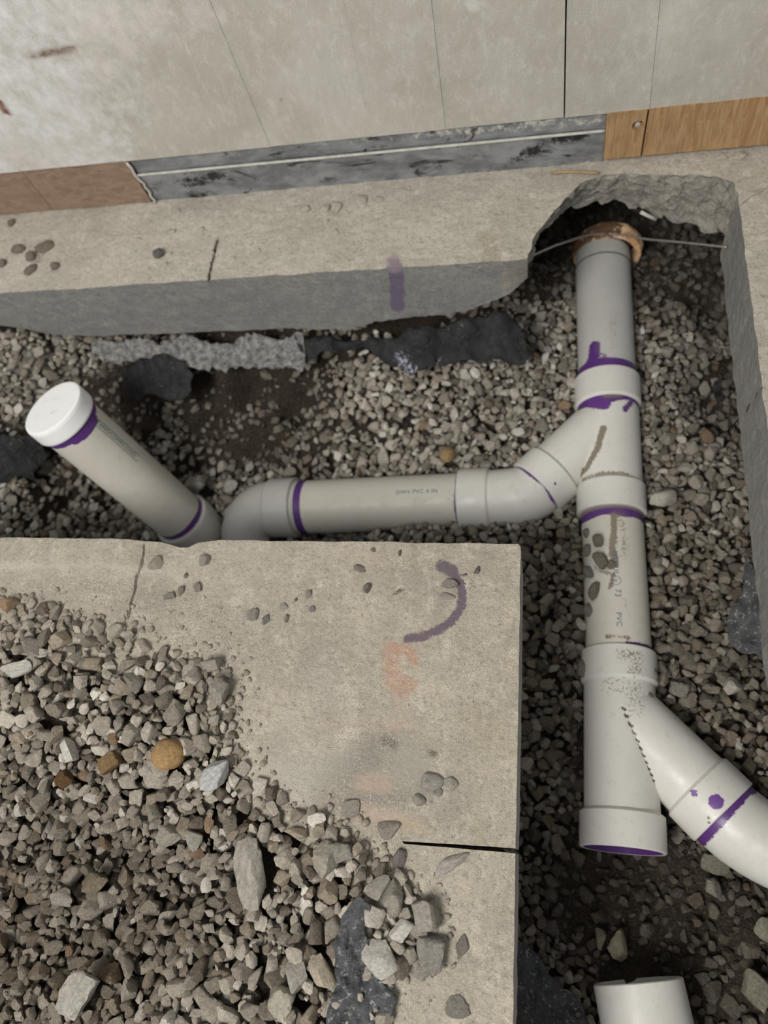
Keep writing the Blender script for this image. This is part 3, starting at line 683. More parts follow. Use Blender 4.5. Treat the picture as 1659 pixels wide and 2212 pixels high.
# boards at the foot of the wall
b0 = zb(275, 353); b1 = zb(340, 455)
ja, jb = zb(50, 372), zb(112, 449)
brd = []
o = wbox('wall_board', [(-2.2, .004), (jb.x - .001, .004), (ja.x - .001, ZB - .002), (-2.2, ZB - .002)], WY - .001, 1.175, m_woodL, .02, bw)
o = wbox('wall_board', [(jb.x + .001, .004), (b1.x, .004), (b0.x, ZB - .001), (ja.x + .001, ZB - .002)], WY - .002, 1.175, m_woodL, .02, bw)
r0 = zb(1303, 345).x; r1 = zb(1390, 290).x; hc = zb(1378, 268)
o = wbox('wall_board', [(r0, .012), (r1 - .001, .012), (r1 + .001, ZB + .001), (r0, ZB + .001)], WY - .004, 1.172, m_woodR, .02, bw, hole=(hc.x, hc.z, .0098))
o = wbox('wall_board', [(r1 + .002, .012), (1.3, .012), (1.3, ZB + .001), (r1 + .004, ZB + .001)], WY - .003, 1.175, m_woodR, .02, bw)
hp = lathe(Vector((hc.x, 1.152, hc.z - .0062)), Vector((0, 1, 0)), [(0, .0), (0, .0045), (.003, .0055), (.01, .0055)], 20); link('hole_plug', mesh('hole_plug', *hp), (m_tape,), bw)
# metal track between the boards
trk = tag(empty('trim_1', (-.3, 1.15, 0)), 'dark metal track and pale cord strip between the wooden boards', kind='structure')
ml, mh = .066, ZB
xe = lambda z: b1.x + (b0.x - b1.x) * z / ZB
lo = wbox('track_face', [(xe(-.004) + .002, -.004), (r0 - .0005, -.004), (r0 - .0005, ml), (xe(ml) + .002, ml)], WY + .004, 1.17, m_metal, .006); keep(lo, trk)
up = wbox('track_lip', [(xe(ml) + .002, ml + .003), (r0 - .0005, ml + .003), (r0 - .0005, mh), (b0.x + .002, mh)], WY + .006, 1.17, m_metal, .006); keep(up, trk)
DK = (.02, .02, .022)
paint(lo.data, [(PW((1105, 352), (1150, 330), (1200, 305), (1260, 297)), .006, .012, DK, .8), (PW((1000, 380), (1110, 355)), .003, .01, (.05, .05, .055), .6), (PW((400, 400), (470, 385)), .008, .015, DK, .7), (PW((420, 430), (460, 425)), .006, .012, DK, .7), (PW((350, 445), (700, 430), (1000, 400)), .002, .006, DK, .8),
                (PW((1180, 360), (1290, 345)), .008, .02, (.27, .265, .25), .5), (PW((1040, 340), (1060, 330)), .008, .03, (.3, .29, .27), .45), (PW((940, 385), (960, 382)), .001, .005, (.3, .13, .06), .7)])
paint(up.data, [(PW((900, 292), (1080, 282), (1290, 262)), .006, .014, (.55, .53, .47), .62), (PW((600, 320), (850, 303)), .002, .014, (.5, .48, .43), .4)])
c_ = tube_obj('cord_strip', [(xe(ml) + .003, WY + .001, ml + .0015), (-.4, WY + .001, ml + .0012), (r0 - .001, WY + .001, ml + .0015)], .0026, m_tape, 8); keep(c_, trk)
xe = lambda z: b1.x + (b0.x - b1.x) * z / ZB
c2_ = tube_obj('torn_edge', [(xe(z) + w, WY - .0025, z) for z, w in ((ZB - .002, .001), (.088, .004), (.072, .002), (.058, .005), (.050, .009), (.042, .007), (.030, .010), (.018, .006), (.008, .009), (-.001, .007))], .0026, m_tape, 8); keep(c2_, trk)
spl = tube_obj('wood_splinter', [at(1190, 374, .004), at(1215, 371, .008), at(1250, 371, .008), at(1293, 374, .006)], .0028, M_flat('straw_wood', (.42, .30, .16)), 7)
tag(spl, 'thin straw-coloured wood splinter at the foot of the dark track', 'splinter')
nail = tube_obj('nail', [at(1384, 458, -.075), at(1400, 466, -.085), at(1417, 474, -.095)], .0035, m_tape, 8)
tag(nail, 'small pale nail sticking out of the broken concrete over the hole', 'nail')

# ---------------- ground heights
CT = [(1180, 1300, -.352), (1440, 1300, -.355), (1190, 1650, -.372), (1200, 1500, -.36), (1350, 1900, -.440), (1290, 1960, -.44), (1550, 1980, -.425), (1165, 1850, -.375), (1150, 2000, -.38), (1400, 2200, -.40), (1280, 2150, -.395), (1240, 2200, -.36), (1550, 2150, -.405), (1640, 2000, -.40), (1640, 2200, -.40),
      (1150, 750, -.335), (1200, 650, -.335), (1180, 560, -.33), (1440, 700, -.345), (1440, 560, -.34), (1500, 1000, -.35), (1430, 900, -.35), (1600, 1550, -.35), (1560, 1450, -.35), (1450, 1500, -.36), (1470, 1560, -.37), (1545, 700, -.42), (1575, 900, -.42), (1590, 1150, -.37), (1220, 850, -.34), (1200, 1100, -.365), (1150, 1150, -.36), (1230, 1200, -.335), (1225, 1350, -.34), (1420, 1380, -.345),
      (850, 850, -.29), (950, 900, -.32), (1050, 850, -.325), (900, 980, -.375), (800, 1000, -.385), (1050, 950, -.36), (1040, 1160, -.362), (900, 1160, -.365), (830, 1165, -.385), (770, 1165, -.43), (700, 1160, -.45), (700, 1010, -.40), (560, 1000, -.42), (450, 1040, -.43), (430, 1150, -.45), (250, 1120, -.42), (150, 1100, -.40), (110, 1000, -.34), (40, 1050, -.26),
      (550, 880, -.37), (480, 930, -.38), (650, 900, -.38), (620, 830, -.30), (450, 860, -.34), (700, 800, -.29), (800, 790, -.28), (760, 830, -.30), (950, 760, -.29), (1050, 770, -.31), (1120, 760, -.33), (600, 775, -.23), (480, 790, -.24), (380, 800, -.25), (300, 770, -.22), (300, 880, -.29), (240, 850, -.26), (250, 920, -.35), (340, 930, -.38),
      (30, 740, -.122), (150, 750, -.160), (240, 742, -.172), (60, 820, -.175), (20, 880, -.19), (200, 790, -.19), (-150, 800, -.15), (-150, 1000, -.25)]
CTW = np.array([tuple(at(*c)) for c in CT] + [(x, 1.2, -.18) for x in np.arange(-1.6, -.2, .15)] + [(x, 1.02, -.18) for x in np.arange(-1.6, -.35, .12)] + [(-.2, 1.1, -.2), (-.05, 1.15, -.28), (.1, 1.4, -.36), (.25, 1.3, -.38), (.1, 1.6, -.25), (.4, 1.2, -.38), (.5, .8, -.42), (.45, .4, -.38), (.5, 0, -.38), (-.1, 0, -.33), (-.3, .3, -.36), (-.6, .3, -.4), (-.4, 1.2, -.13)])
def tgt(X, Y):
    d2 = (X[..., None] - CTW[:, 0]) ** 2 + (Y[..., None] - CTW[:, 1]) ** 2
    w = 1 / (d2 + 2e-4) ** 1.8; return (w * CTW[:, 2]).sum(-1) / w.sum(-1)
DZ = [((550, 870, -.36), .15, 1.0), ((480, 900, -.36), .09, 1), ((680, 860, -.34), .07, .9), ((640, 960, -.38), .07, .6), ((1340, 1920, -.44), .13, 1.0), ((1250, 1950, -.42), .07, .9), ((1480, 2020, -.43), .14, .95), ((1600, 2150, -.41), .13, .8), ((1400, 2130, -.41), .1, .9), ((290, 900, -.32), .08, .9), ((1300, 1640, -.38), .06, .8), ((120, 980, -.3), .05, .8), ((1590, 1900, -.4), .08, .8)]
DIRT_SHADE_ZONES = [(at(*c), r, s) for c, r, s in DZ] + [(Vector((.1, 1.38, -.35)), .22, 1.0), (Vector((.3, 1.2, -.35)), .16, .75), (Vector((.38, .9, -.35)), .12, .7), (Vector((-.05, 1.2, -.3)), .10, .9)]  # appended zones: slab overhang's shade put into stone tint, fewer stones
def dirt_shade(X, Y):
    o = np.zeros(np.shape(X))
    for c, r, s in DIRT_SHADE_ZONES:
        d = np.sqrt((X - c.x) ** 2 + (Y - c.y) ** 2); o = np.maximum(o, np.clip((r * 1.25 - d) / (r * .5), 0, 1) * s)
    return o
gx = np.arange(-1.5, .62, .009); gy = np.arange(-1.0, 1.66, .009); GX, GY = np.meshgrid(gx, gy); GZ = tgt(GX, GY); GD = dirt_shade(GX, GY)
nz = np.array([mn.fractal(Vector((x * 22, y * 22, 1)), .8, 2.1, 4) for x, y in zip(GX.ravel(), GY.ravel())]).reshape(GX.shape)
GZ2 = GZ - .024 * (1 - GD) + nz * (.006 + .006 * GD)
nxx = len(gx); idx = np.arange(GX.size).reshape(GX.shape)
fc = np.stack([idx[:-1, :-1], idx[:-1, 1:], idx[1:, 1:], idx[1:, :-1]], -1).reshape(-1, 4)
gme = mesh('ground', np.column_stack([GX.ravel(), GY.ravel(), GZ2.ravel()]).tolist(), fc.tolist(), True)
paint(gme, [(lambda P: np.zeros(len(P)), (.2, .17, .13)), ([at(100, 800, -.14), at(220, 770, -.13)], .06, .06, (.34, .31, .265), .9), ([at(30, 760, -.12), at(60, 860, -.15)], .08, .08, (.34, .31, .265), .9)])
ground = link('ground', gme, (m_dirt,)); tag(ground, 'trench floor of gravel and dark soil below the cut slab', kind='structure')

# ---------------- stones
def ico(sub):
    bm = bmesh.new(); bmesh.ops.create_icosphere(bm, subdivisions=sub, radius=1); V = np.array([tuple(v.co) for v in bm.verts]); Fc = np.array([[v.index for v in f.verts] for f in bm.faces]); bm.free(); return V, Fc
I3 = ico(3); I2 = ico(2)
def stone_verts(base, r, roundness=0.0):
    V, _ = base
    Q = np.linalg.qr(r.normal(size=(3, 3)))[0]; nr = np.concatenate([Q, -Q]) + r.normal(size=(6, 3)) * .28
    k = r.integers(4, 8); nr = np.concatenate([nr, r.normal(size=(k, 3))]); nr /= np.linalg.norm(nr, axis=1)[:, None]
    h = np.concatenate([r.uniform(.42, .66, 6), r.uniform(.58, .80, k)])
    dt = V @ nr.T; t = np.where(dt > .05, h / np.maximum(dt, .05), 9.0); K = 34
    soft = -np.log(np.exp(-K * np.minimum(t, 2.0)).sum(1) + np.exp(-K * 1.05)) / K
    rad = np.clip(soft * (1 - roundness) + .8 * roundness, .25, 1.05)
    P = V * rad[:, None]
    o = r.uniform(0, 50); P = P * (1 + .06 * np.array([mn.noise(Vector(tuple(q * 3.6 + o))) for q in V]))[:, None]
    sc = np.array([r.uniform(.95, 1.3), r.uniform(.72, 1.0), r.uniform(.5, .78)]); P = P * sc
    P -= P.mean(0); P /= np.abs(P[:, :2]).max(); return P
NPR = 26
protoL = [stone_verts(I3, rng, 0.0) for _ in range(NPR)]; protoS = [stone_verts(I2, rng) for _ in range(NPR)]
pm = []
for p in protoL:
    me = mesh('stone', p.tolist(), I3[1].tolist(), True); me.materials.append(m_stone_o)
    try: me.set_sharp_from_angle(angle=math.radians(32))
    except Exception: pass
    pm.append(me)
def rotm(yaw, tx, ty):
    return np.array((Matrix.Rotation(yaw, 3, 'Z') @ Matrix.Rotation(tx, 3, 'X') @ Matrix.Rotation(ty, 3, 'Y')))
PAL = np.array([(.33, .305, .265), (.25, .23, .195), (.42, .39, .34), (.19, .17, .14), (.28, .24, .19), (.52, .49, .44), (.13, .11, .09), (.64, .62, .575), (.24, .17, .11)])
PPR = np.array([.23, .19, .18, .13, .10, .085, .05, .025, .01])
def near_caps(p, r):
    for a, b, R in CAPS:
        ab = b - a; t = max(0, min(1, (p - a).dot(ab) / ab.dot(ab))); q = a + ab * t
        if (p - q).length < R + r: return True
    return False
def pack(bounds, tfun, mask, dens, basez, sizes, passes, seed, capcheck=True, tintf=None, blockers=()):
    r = np.random.default_rng(seed); g = .0045; x0, x1, y0, y1 = bounds
    xs_ = np.arange(x0, x1, g); ys_ = np.arange(y0, y1, g); X, Y = np.meshgrid(xs_, ys_)
    T = tfun(X, Y); Hm = basez(X, Y).copy(); Mk = mask(X, Y); out = []
    for (bx, by, br, bz) in blockers:
        dd = np.hypot(X - bx, Y - by); Mk &= dd > br; 
    ok = np.argwhere(Mk)
    for n, (smin, smax) in passes:
        sel = ok[r.integers(0, len(ok), n)]
        sz = smin * (smax / smin) ** (r.random(n) ** 1.5); order = np.arange(n)
        for i in order:
            iy, ix = sel[i]; s = sz[i]; k = max(1, int(s * .62 / g)); a, b, c, d_ = max(iy - k, 0), iy + k + 1, max(ix - k, 0), ix + k + 1
            patch = Hm[a:b, c:d_]; top = float(np.percentile(patch, 70)); t = T[iy, ix]
            if top > t - s * .30: continue
            if dens is not None and r.random() > dens[iy, ix] if dens is not None else False: continue
            x, y = xs_[ix], ys_[iy]; z = top + s * .30
            if z > t + s * .15: z = t + s * .15
            p = Vector((x, y, z))
            if capcheck and near_caps(p, s * .55): continue
            out.append((x, y, z, s)); k2 = int(s * .95 / g) + 1
            a, b, c, d_ = max(iy - k2, 0), iy + k2 + 1, max(ix - k2, 0), ix + k2 + 1
            dd = np.hypot(X[a:b, c:d_] - x, Y[a:b, c:d_] - y) / s; dome = np.where(dd < 1, z + s * .5 * np.sqrt(np.clip(1 - dd ** 2, 0, 1)), -9)
            Hm[a:b, c:d_] = np.maximum(Hm[a:b, c:d_], dome)
    return out
def seenpx(x, y, z):
    w = np.array([x, y, z - H]); c = w[0] * AX + w[1] * AY + w[2] * AZ; return CX + F * c[0] / c[2], CY + F * c[1] / c[2], c[2]
def emit(stones, parent, nind, seed, tintf, vis, lightsel=None):
    """the biggest visible stones become objects, the rest one joined mesh"""
    r = np.random.default_rng(seed); sc = []
    for i, (x, y, z, s) in enumerate(stones):
        px, py, dp = seenpx(x, y, z); v = vis(x, y, z, px, py); sc.append(s / dp if v else -1)
    order = np.argsort(sc)[::-1]; ind = set(order[:nind].tolist()); VV, FF, TT = [], [], []; base = 0
    for i, (x, y, z, s) in enumerate(stones):
        R = rotm(r.uniform(0, 6.28), r.normal() * .35, r.normal() * .35); c = PAL[r.choice(len(PAL), p=PPR)] * r.uniform(.88, 1.12); c = tintf(x, y, c, r)
        k = int(r.integers(NPR)); zs = r.uniform(.85, 1.15)
        if i in ind and sc[i] > 0:
            o = bpy.data.objects.new('stone', pm[k]); COL.objects.link(o); o.matrix_world = Matrix.Translation((x, y, z)) @ Matrix(R.tolist()).to_4x4() @ Matrix.Diagonal((s, s, s * zs, 1)); o.color = (*c, 1)
            mw = o.matrix_world.copy(); o.parent = parent; o.matrix_parent_inverse = Matrix.Translation(-parent.location)
        else:
            px, py, dp = seenpx(x, y, z)
            if not (-120 < px < 1780 and -100 < py < 2350): continue
            P = (protoS[k] * np.array([1, 1, zs]) * s) @ R.T + np.array([x, y, z]); VV.append(P); FF.append(I2[1] + base); TT.append(np.tile(np.append(c, 1), (len(P), 1))); base += len(P)
    V = np.concatenate(VV); Fc = np.concatenate(FF)
    me = bpy.data.meshes.new('loose_gravel'); me.vertices.add(len(V)); me.vertices.foreach_set('co', V.ravel()); me.loops.add(len(Fc) * 3); me.loops.foreach_set('vertex_index', Fc.ravel().astype('i'))
    me.polygons.add(len(Fc)); me.polygons.foreach_set('loop_start', np.arange(0, len(Fc) * 3, 3, dtype='i')); me.polygons.foreach_set('loop_total', np.full(len(Fc), 3, 'i')); me.update(); me.validate()
    me.polygons.foreach_set('use_smooth', [True] * len(me.polygons)); ca = me.color_attributes.new('tint', 'FLOAT_COLOR', 'POINT'); ca.data.foreach_set('color', np.concatenate(TT).ravel().astype('f'))
    try: me.set_sharp_from_angle(angle=math.radians(32))
    except Exception: pass
    o = link('loose_gravel', me, (m_stone_s,)); o['kind'] = 'stuff'; o.parent = parent; o.matrix_parent_inverse = Matrix.Translation(-parent.location); print('gravel', parent.name, len(stones), 'tris', len(Fc)); return o

def big_stone(name, px, py, z, sx, sy, sz, yaw, col, label, cat='stone', group=None, seed=1, roundness=0.0, tilt=(0, 0), mat=None):
    """single stone at a pixel; sx, sy, sz half sizes in metres"""
    r = np.random.default_rng(seed * 17 + 3); P = stone_verts(I3, r, roundness); P = P / np.abs(P).max(0)
    R = rotm(math.radians(yaw), tilt[0], tilt[1]); me = mesh(name, (P * 1.0).tolist(), I3[1].tolist(), True); me.materials.append(mat or m_stone_o)
    try: me.set_sharp_from_angle(angle=math.radians(32))
    except Exception: pass
    o = bpy.data.objects.new(name, me); COL.objects.link(o); p = at(px, py, z + sz * .55); o.matrix_world = Matrix.Translation(p) @ Matrix(R.tolist()).to_4x4() @ Matrix.Diagonal((sx, sy, sz, 1)); o.color = (*col, 1)
    tag(o, label, cat, group); return o, (p.x, p.y, max(sx, sy) * .8, p.z)

# heaped gravel in and over the slab opening
HP = [(0, 1300, .006), (150, 1340, .006), (300, 1400, .008), (430, 1440, .006), (500, 1480, .004), (530, 1600, .004), (560, 1680, .004), (650, 1740, .006), (760, 1780, .006), (850, 1850, .006), (900, 1920, .012), (950, 2010, .012), (940, 2090, .008), (840, 2150, .01),
      (100, 1400, .016), (300, 1500, .02), (100, 1550, .016), (420, 1560, .018), (363, 1640, .018), (470, 1680, .016), (300, 1760, -.005), (100, 1700, -.005), (450, 1780, .004), (100, 1850, -.055), (250, 1900, -.06), (230, 1990, -.075), (60, 2000, -.095), (380, 1900, -.035), (150, 2070, -.075), (40, 2110, -.06), (180, 2190, -.01), (330, 2060, -.02), (450, 2000, -.005), (400, 2150, .004),
      (600, 1900, .016), (540, 1880, .010), (750, 1860, .016), (850, 1950, .016), (650, 2100, .012), (880, 2050, .016), (700, 1980, .014), (560, 2180, .012), (800, 2180, .014)]
HW = np.array([tuple(at(a, b, c)) for a, b, c in HP] + [(-1.0, .2, 0), (-1.0, 0, -.03), (-.9, -.2, -.03), (-.4, -.5, .01)])
def tgt2(X, Y):
    d2 = (X[..., None] - HW[:, 0]) ** 2 + (Y[..., None] - HW[:, 1]) ** 2; w = 1 / (d2 + 1e-4) ** 1.8; return (w * HW[:, 2]).sum(-1) / w.sum(-1)
outer2 = [tuple(at(x, y)[:2]) for x, y in ((-300, 1290), (0, 1300), (90, 1300), (160, 1345), (260, 1360), (330, 1400), (420, 1425), (490, 1455), (512, 1520), (505, 1600), (530, 1650), (580, 1710), (660, 1745), (750, 1790), (800, 1850), (870, 1900), (925, 1960), (935, 2030), (925, 2085), (860, 2100), (830, 2150), (820, 2600), (-300, 2600))]
innerP = [tuple(p) for p in innerL] + [(-1.5, -.95)]
fx = np.arange(-1.12, -.10, .008); fy = np.arange(-.58, .33, .008); FX, FY = np.meshgrid(fx, fy)
FZ = np.minimum(tgt2(FX, FY) - .03, -.004 + 0 * FX); ins = inpoly(FX, FY, innerP)
fid = np.arange(FX.size).reshape(FX.shape); fc = np.stack([fid[:-1, :-1], fid[:-1, 1:], fid[1:, 1:], fid[1:, :-1]], -1).reshape(-1, 4); keepf = ins.ravel()[fc].all(1)
FZ += np.array([mn.fractal(Vector((x * 30, y * 30, 4)), .8, 2.1, 3) for x, y in zip(FX.ravel(), FY.ravel())]).reshape(FX.shape) * .006
pile = link('gravel_heap', mesh('gravel_heap', np.column_stack([FX.ravel(), FY.ravel(), FZ.ravel()]).tolist(), fc[keepf].tolist(), True), (m_dirt,))
paint(pile.data, []); tag(pile, 'wide heap of grey crushed gravel over the near slab at lower left', 'gravel')

blk = []
def BS(*a, **k):
    o, b = big_stone(*a, **k); blk.append(b); return o
G_ = 'large stones picked out of the gravel heap'
BS('stone', 363, 1630, .012, .0245, .023, .017, 20, (.34, .215, .095), 'round ochre-brown pebble lying in the gravel heap', seed=11, roundness=.75)
BS('stone', 540, 1885, .010, .048, .024, .012, 98, (.33, .31, .27), 'largest flat grey stone of the heap, long and upright', seed=2)
BS('stone', 465, 1672, .014, .025, .020, .014, 30, (.42, .42, .42), 'white and blue-grey mottled stone near the slab beside the heap', seed=3)
BS('stone', 235, 1648, .006, .017, .014, .012, 50, (.20, .13, .06), 'rough rust-brown stone left of the ochre pebble', seed=4)
BS('stone', 140, 1682, .0, .016, .015, .013, 0, (.12, .065, .025), 'dark rusty brown stone at left of the heap', seed=5)
BS('stone', 150, 1625, .008, .0135, .018, .012, 10, (.52, .50, .46), 'whitish stone left of the brown ones in the heap', seed=6)
BS('stone', 167, 2150, -.008, .024, .030, .014, -30, (.40, .38, .34), 'large pale grey stone at the bottom left of the heap', seed=7)
BS('stone', 702, 1856, .012, .018, .022, .014, 25, (.32, .295, .245), 'blocky tan stone standing near the saw cut end of the heap', seed=8)
BS('stone', 918, 1978, .008, .021, .019, .012, -20, (.30, .275, .24), 'thick grey-brown stone at the right tip of the heap', seed=9)
BS('stone', 816, 2068, .012, .023, .024, .014, 15, (.50, .48, .44), 'chalky white jagged stone beside the black plastic strip', seed=10)
BS('stone', 870, 2008, .010, .018, .014, .010, 15, (.52, .50, .45), 'pale triangular stone near the right tip of the heap', seed=12)
BS('stone', 938, 2052, .004, .020, .025, .010, 10, (.24, .225, .20), 'dark grey flat stone at the right edge of the heap', seed=13)
BS('stone', 850, 1940, .010, .017, .021, .012, -10, (.27, .25, .21), 'grey-brown stone above the white triangular one', seed=14)
BS('stone', 815, 1920, .012, .020, .013, .012, 25, (.30, .28, .24), 'long grey stone at the upper end of the black plastic', seed=15)
BS('stone', 740, 1840, .010, .016, .014, .011, 35, (.27, .255, .22), 'rounded grey stone right of the blocky tan stone', seed=31)
BS('stone', 640, 2110, .006, .018, .019, .012, 0, (.33, .31, .275), 'smooth grey stone low in the heap left of the plastic', seed=16)
BS('stone', 700, 2105, .008, .024, .015, .013, -48, (.40, .35, .27), 'yellowish speckled stone touching the black plastic strip', seed=17)
BS('stone', 612, 2158, .006, .018, .021, .013, 5, (.36, .335, .27), 'tan stone at the bottom of the heap', seed=18)
BS('stone', 360, 1805, -.004, .021, .014, .012, 15, (.30, .275, .235), 'mid-grey stone in the middle of the heap', seed=19)
BS('stone', 415, 1812, -.002, .012, .016, .010, 60, (.34, .32, .28), 'mid-grey stone right of the middle one in the heap', seed=20)
BS('stone', 130, 1940, -.048, .022, .015, .012, -5, (.26, .235, .20), 'oval grey stone in the dark hollow of the heap', seed=21)
BS('stone', 205, 1905, -.040, .020, .014, .012, 10, (.17, .14, .095), 'olive-brown stone at the edge of the dark hollow', seed=22)
BS('stone', 70, 1395, .010, .022, .017, .013, -20, (.24, .22, .19), 'flat dark grey stone at the upper left edge of the heap', seed=23)
BS('stone', 38, 1445, .010, .028, .014, .010, 12, (.44, .425, .385), 'long whitish stone at the left edge of the heap', seed=24)
BS('stone', 290, 1475, .012, .018, .016, .014, 0, (.22, .20, .17), 'dark rounded stone in the upper part of the heap', seed=25)
BS('stone', 475, 1490, .010, .014, .021, .012, -8, (.27, .25, .215), 'upright oval grey stone at the edge of the slab dust', seed=26)
BS('stone', 455, 1437, .008, .016, .011, .009, 0, (.29, .27, .235), 'boxy grey stone half buried in slab dust', seed=27)

innerM = lambda X, Y: inpoly(X, Y, outer2)
def basez2(X, Y): return np.where(inpoly(X, Y, innerP), np.minimum(tgt2(X, Y) - .03, -.004), .0)
st2 = pack((-.98, -.08, -.50, .36), tgt2, innerM, None, basez2, None, [(14000, (.008, .019)), (9000, (.0055, .010)), (9000, (.003, .006))], 3, False, blockers=blk)
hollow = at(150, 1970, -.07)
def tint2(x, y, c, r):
    k = max(0, min(1, (.22 - math.hypot((x - hollow.x) * .65, y - hollow.y)) / .12)); c = c * (1 - .55 * k) + np.array((.035, .025, .015)) * k  # stones darken into the hollow, its shade put into their tint
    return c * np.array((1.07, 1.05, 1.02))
vis2 = lambda x, y, z, px, py: -10 < px < 900 and 1280 < py < 2225 and z > tgt2(np.array(x), np.array(y)) - .014
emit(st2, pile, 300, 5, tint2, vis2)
# dusted small chips where the heap thins out over the slab: one countless scatter
fr_poly = [tuple(at(x, y)[:2]) for x, y in ((-60, 1275), (100, 1265), (330, 1270), (420, 1190), (470, 1260), (560, 1400), (560, 1560), (640, 1680), (800, 1750), (880, 1840), (960, 1900), (1000, 2060), (900, 2212), (780, 2230), (500, 2230), (300, 1500), (-60, 1450))]
rr = np.random.default_rng(21); VV, FF, TT = [], [], []; base = 0; cnt = 0
for _ in range(13000):
    x = rr.uniform(-.98, .0); y = rr.uniform(-.35, .42)
    if not inpoly(np.array(x), np.array(y), fr_poly): continue
    if inpoly(np.array(x), np.array(y), innerP): continue
    dmin = float(segd(np.array([[x, y, 0.]]), [(a, b, 0) for a, b in outer2[:-3]])[0])
    if rr.random() > math.exp(-dmin / .030): continue
    s = .0010 + .0095 * rr.random() ** 3 * math.exp(-dmin / .045); k = int(rr.integers(NPR)); c = PAL[rr.choice(5)] * .5 + np.array((.20, .175, .145)) * rr.uniform(.8, 1.15)
    P = (protoS[k] * s) @ rotm(rr.uniform(0, 6.28), rr.normal() * .2, rr.normal() * .2).T + np.array([x, y, s * .22]); VV.append(P); FF.append(I2[1] + base); TT.append(np.tile(np.append(c, 1), (len(P), 1))); base += len(P); cnt += 1
me = mesh('stone_chips', np.concatenate(VV).tolist(), np.concatenate(FF).tolist(), True); ca = me.color_attributes.new('tint', 'FLOAT_COLOR', 'POINT'); ca.data.foreach_set('color', np.concatenate(TT).ravel().astype('f'))
o = link('stone_chips', me, (m_stone_s,), pile); o['kind'] = 'stuff'; print('chips', cnt)

# single stones lying on the near slab
SL = [(335, 1218, .013, .012, .006, 20, (.30, .26, .215), 'flat square tan stone by the crack in the near slab'), (442, 1212, .009, .009, .007, 0, (.27, .25, .22), 'small grey stone near the slab edge right of the tan square one'),
      (545, 1328, .011, .010, .006, 30, (.25, .23, .205), 'grey-brown pebble alone mid-slab, larger of a pair'), (573, 1338, .007, .009, .005, -10, (.18, .175, .165), 'dark grey pebble beside the larger pair stone mid-slab'),
      (792, 1271, .007, .008, .006, 0, (.19, .17, .15), 'small dark pebble left of the purple arc'), (776, 1228, .011, .006, .004, -20, (.22, .19, .16), 'brown chip near the far slab edge above the dark pebble'),
      (668, 1283, .005, .008, .004, 0, (.27, .25, .22), 'small upright oval pebble near slab centre, upper one'), (674, 1317, .006, .005, .004, 0, (.23, .21, .185), 'small pebble just below the upright oval one'), (612, 1311, .007, .006, .004, 20, (.36, .34, .30), 'light grey pebble left of the oval pebble'), (620, 1335, .004, .008, .004, -10, (.25, .23, .2), 'narrow grey pebble under the light one'),
      (427, 1270, .007, .009, .006, 30, (.28, .25, .215), 'grey-tan stone near the heap top, right one'), (390, 1275, .006, .010, .006, 0, (.25, .23, .20), 'dark upright stone left of the grey-tan one above the heap'), (365, 1288, .011, .006, .005, 10, (.25, .23, .2), 'curved grey stone above the heap, near the crack'),
      (402, 1243, .004, .006, .004, 0, (.22, .19, .165), 'tiny brown pebble between slab edge and heap'), (1031, 1232, .004, .007, .004, -10, (.16, .145, .13), 'tiny dark chip right of the purple arc head'), (863, 1195, .003, .005, .003, 0, (.18, .16, .13), 'tiny brown pebble near the far slab edge'), (806, 1187, .005, .004, .003, 0, (.18, .165, .15), 'tiny grey pebble touching the far slab edge'),
      (971, 1263, .013, .008, .006, -12, (.27, .245, .22), 'grey stone lying on the purple arc'), (967, 1288, .012, .006, .004, -10, (.33, .31, .27), 'thin pale chip under the stone on the purple arc'),
      (928, 1690, .018, .0125, .008, -5, (.33, .31, .285), 'largest grey stone on the slab above the saw cut'), (974, 1693, .009, .009, .006, 10, (.36, .34, .30), 'small rough stone right of the largest slab stone'), (905, 1728, .009, .008, .005, 0, (.30, .275, .235), 'dusty pebble below the largest slab stone'), (946, 1712, .007, .006, .004, 0, (.31, .285, .245), 'small round pebble between the slab stones'),
      (972, 1868, .028, .0095, .006, 38, (.36, .335, .30), 'long tapering pale stone just below the saw cut'), (838, 1795, .018, .012, .006, 15, (.26, .235, .20), 'brown flat stone right above the saw cut end'), (757, 1748, .012, .012, .005, 0, (.28, .255, .22), 'flat dusty stone at the upper edge of the heap'), (860, 1855, .010, .016, .006, -20, (.17, .15, .14), 'dark purple-grey clod at the inner end of the saw cut'),
      (997, 2045, .009, .014, .003, -10, (.19, .17, .15), 'dark flat chip at right on the lower slab'), (985, 2180, .015, .014, .003, 20, (.20, .185, .165), 'arrow-shaped dark grey chip near the bottom of the slab'), (910, 2095, .014, .012, .005, 0, (.28, .26, .225), 'dusty grey stone sunk in slab dust right of the white one'), (820, 2170, .010, .030, .008, 2, (.26, .235, .195), 'long upright brown stone right of the black plastic'), (640, 1295, .003, .004, .003, 0, (.2, .18, .15), 'tiny dark crumb between the mid-slab pebbles')]
for i, (x, y, a, b, c, yw, col, lb) in enumerate(SL):
    big_stone('stone', x, y, -.001, a, b, c, yw, col, lb, seed=40 + i, group='loose stones on the near slab')
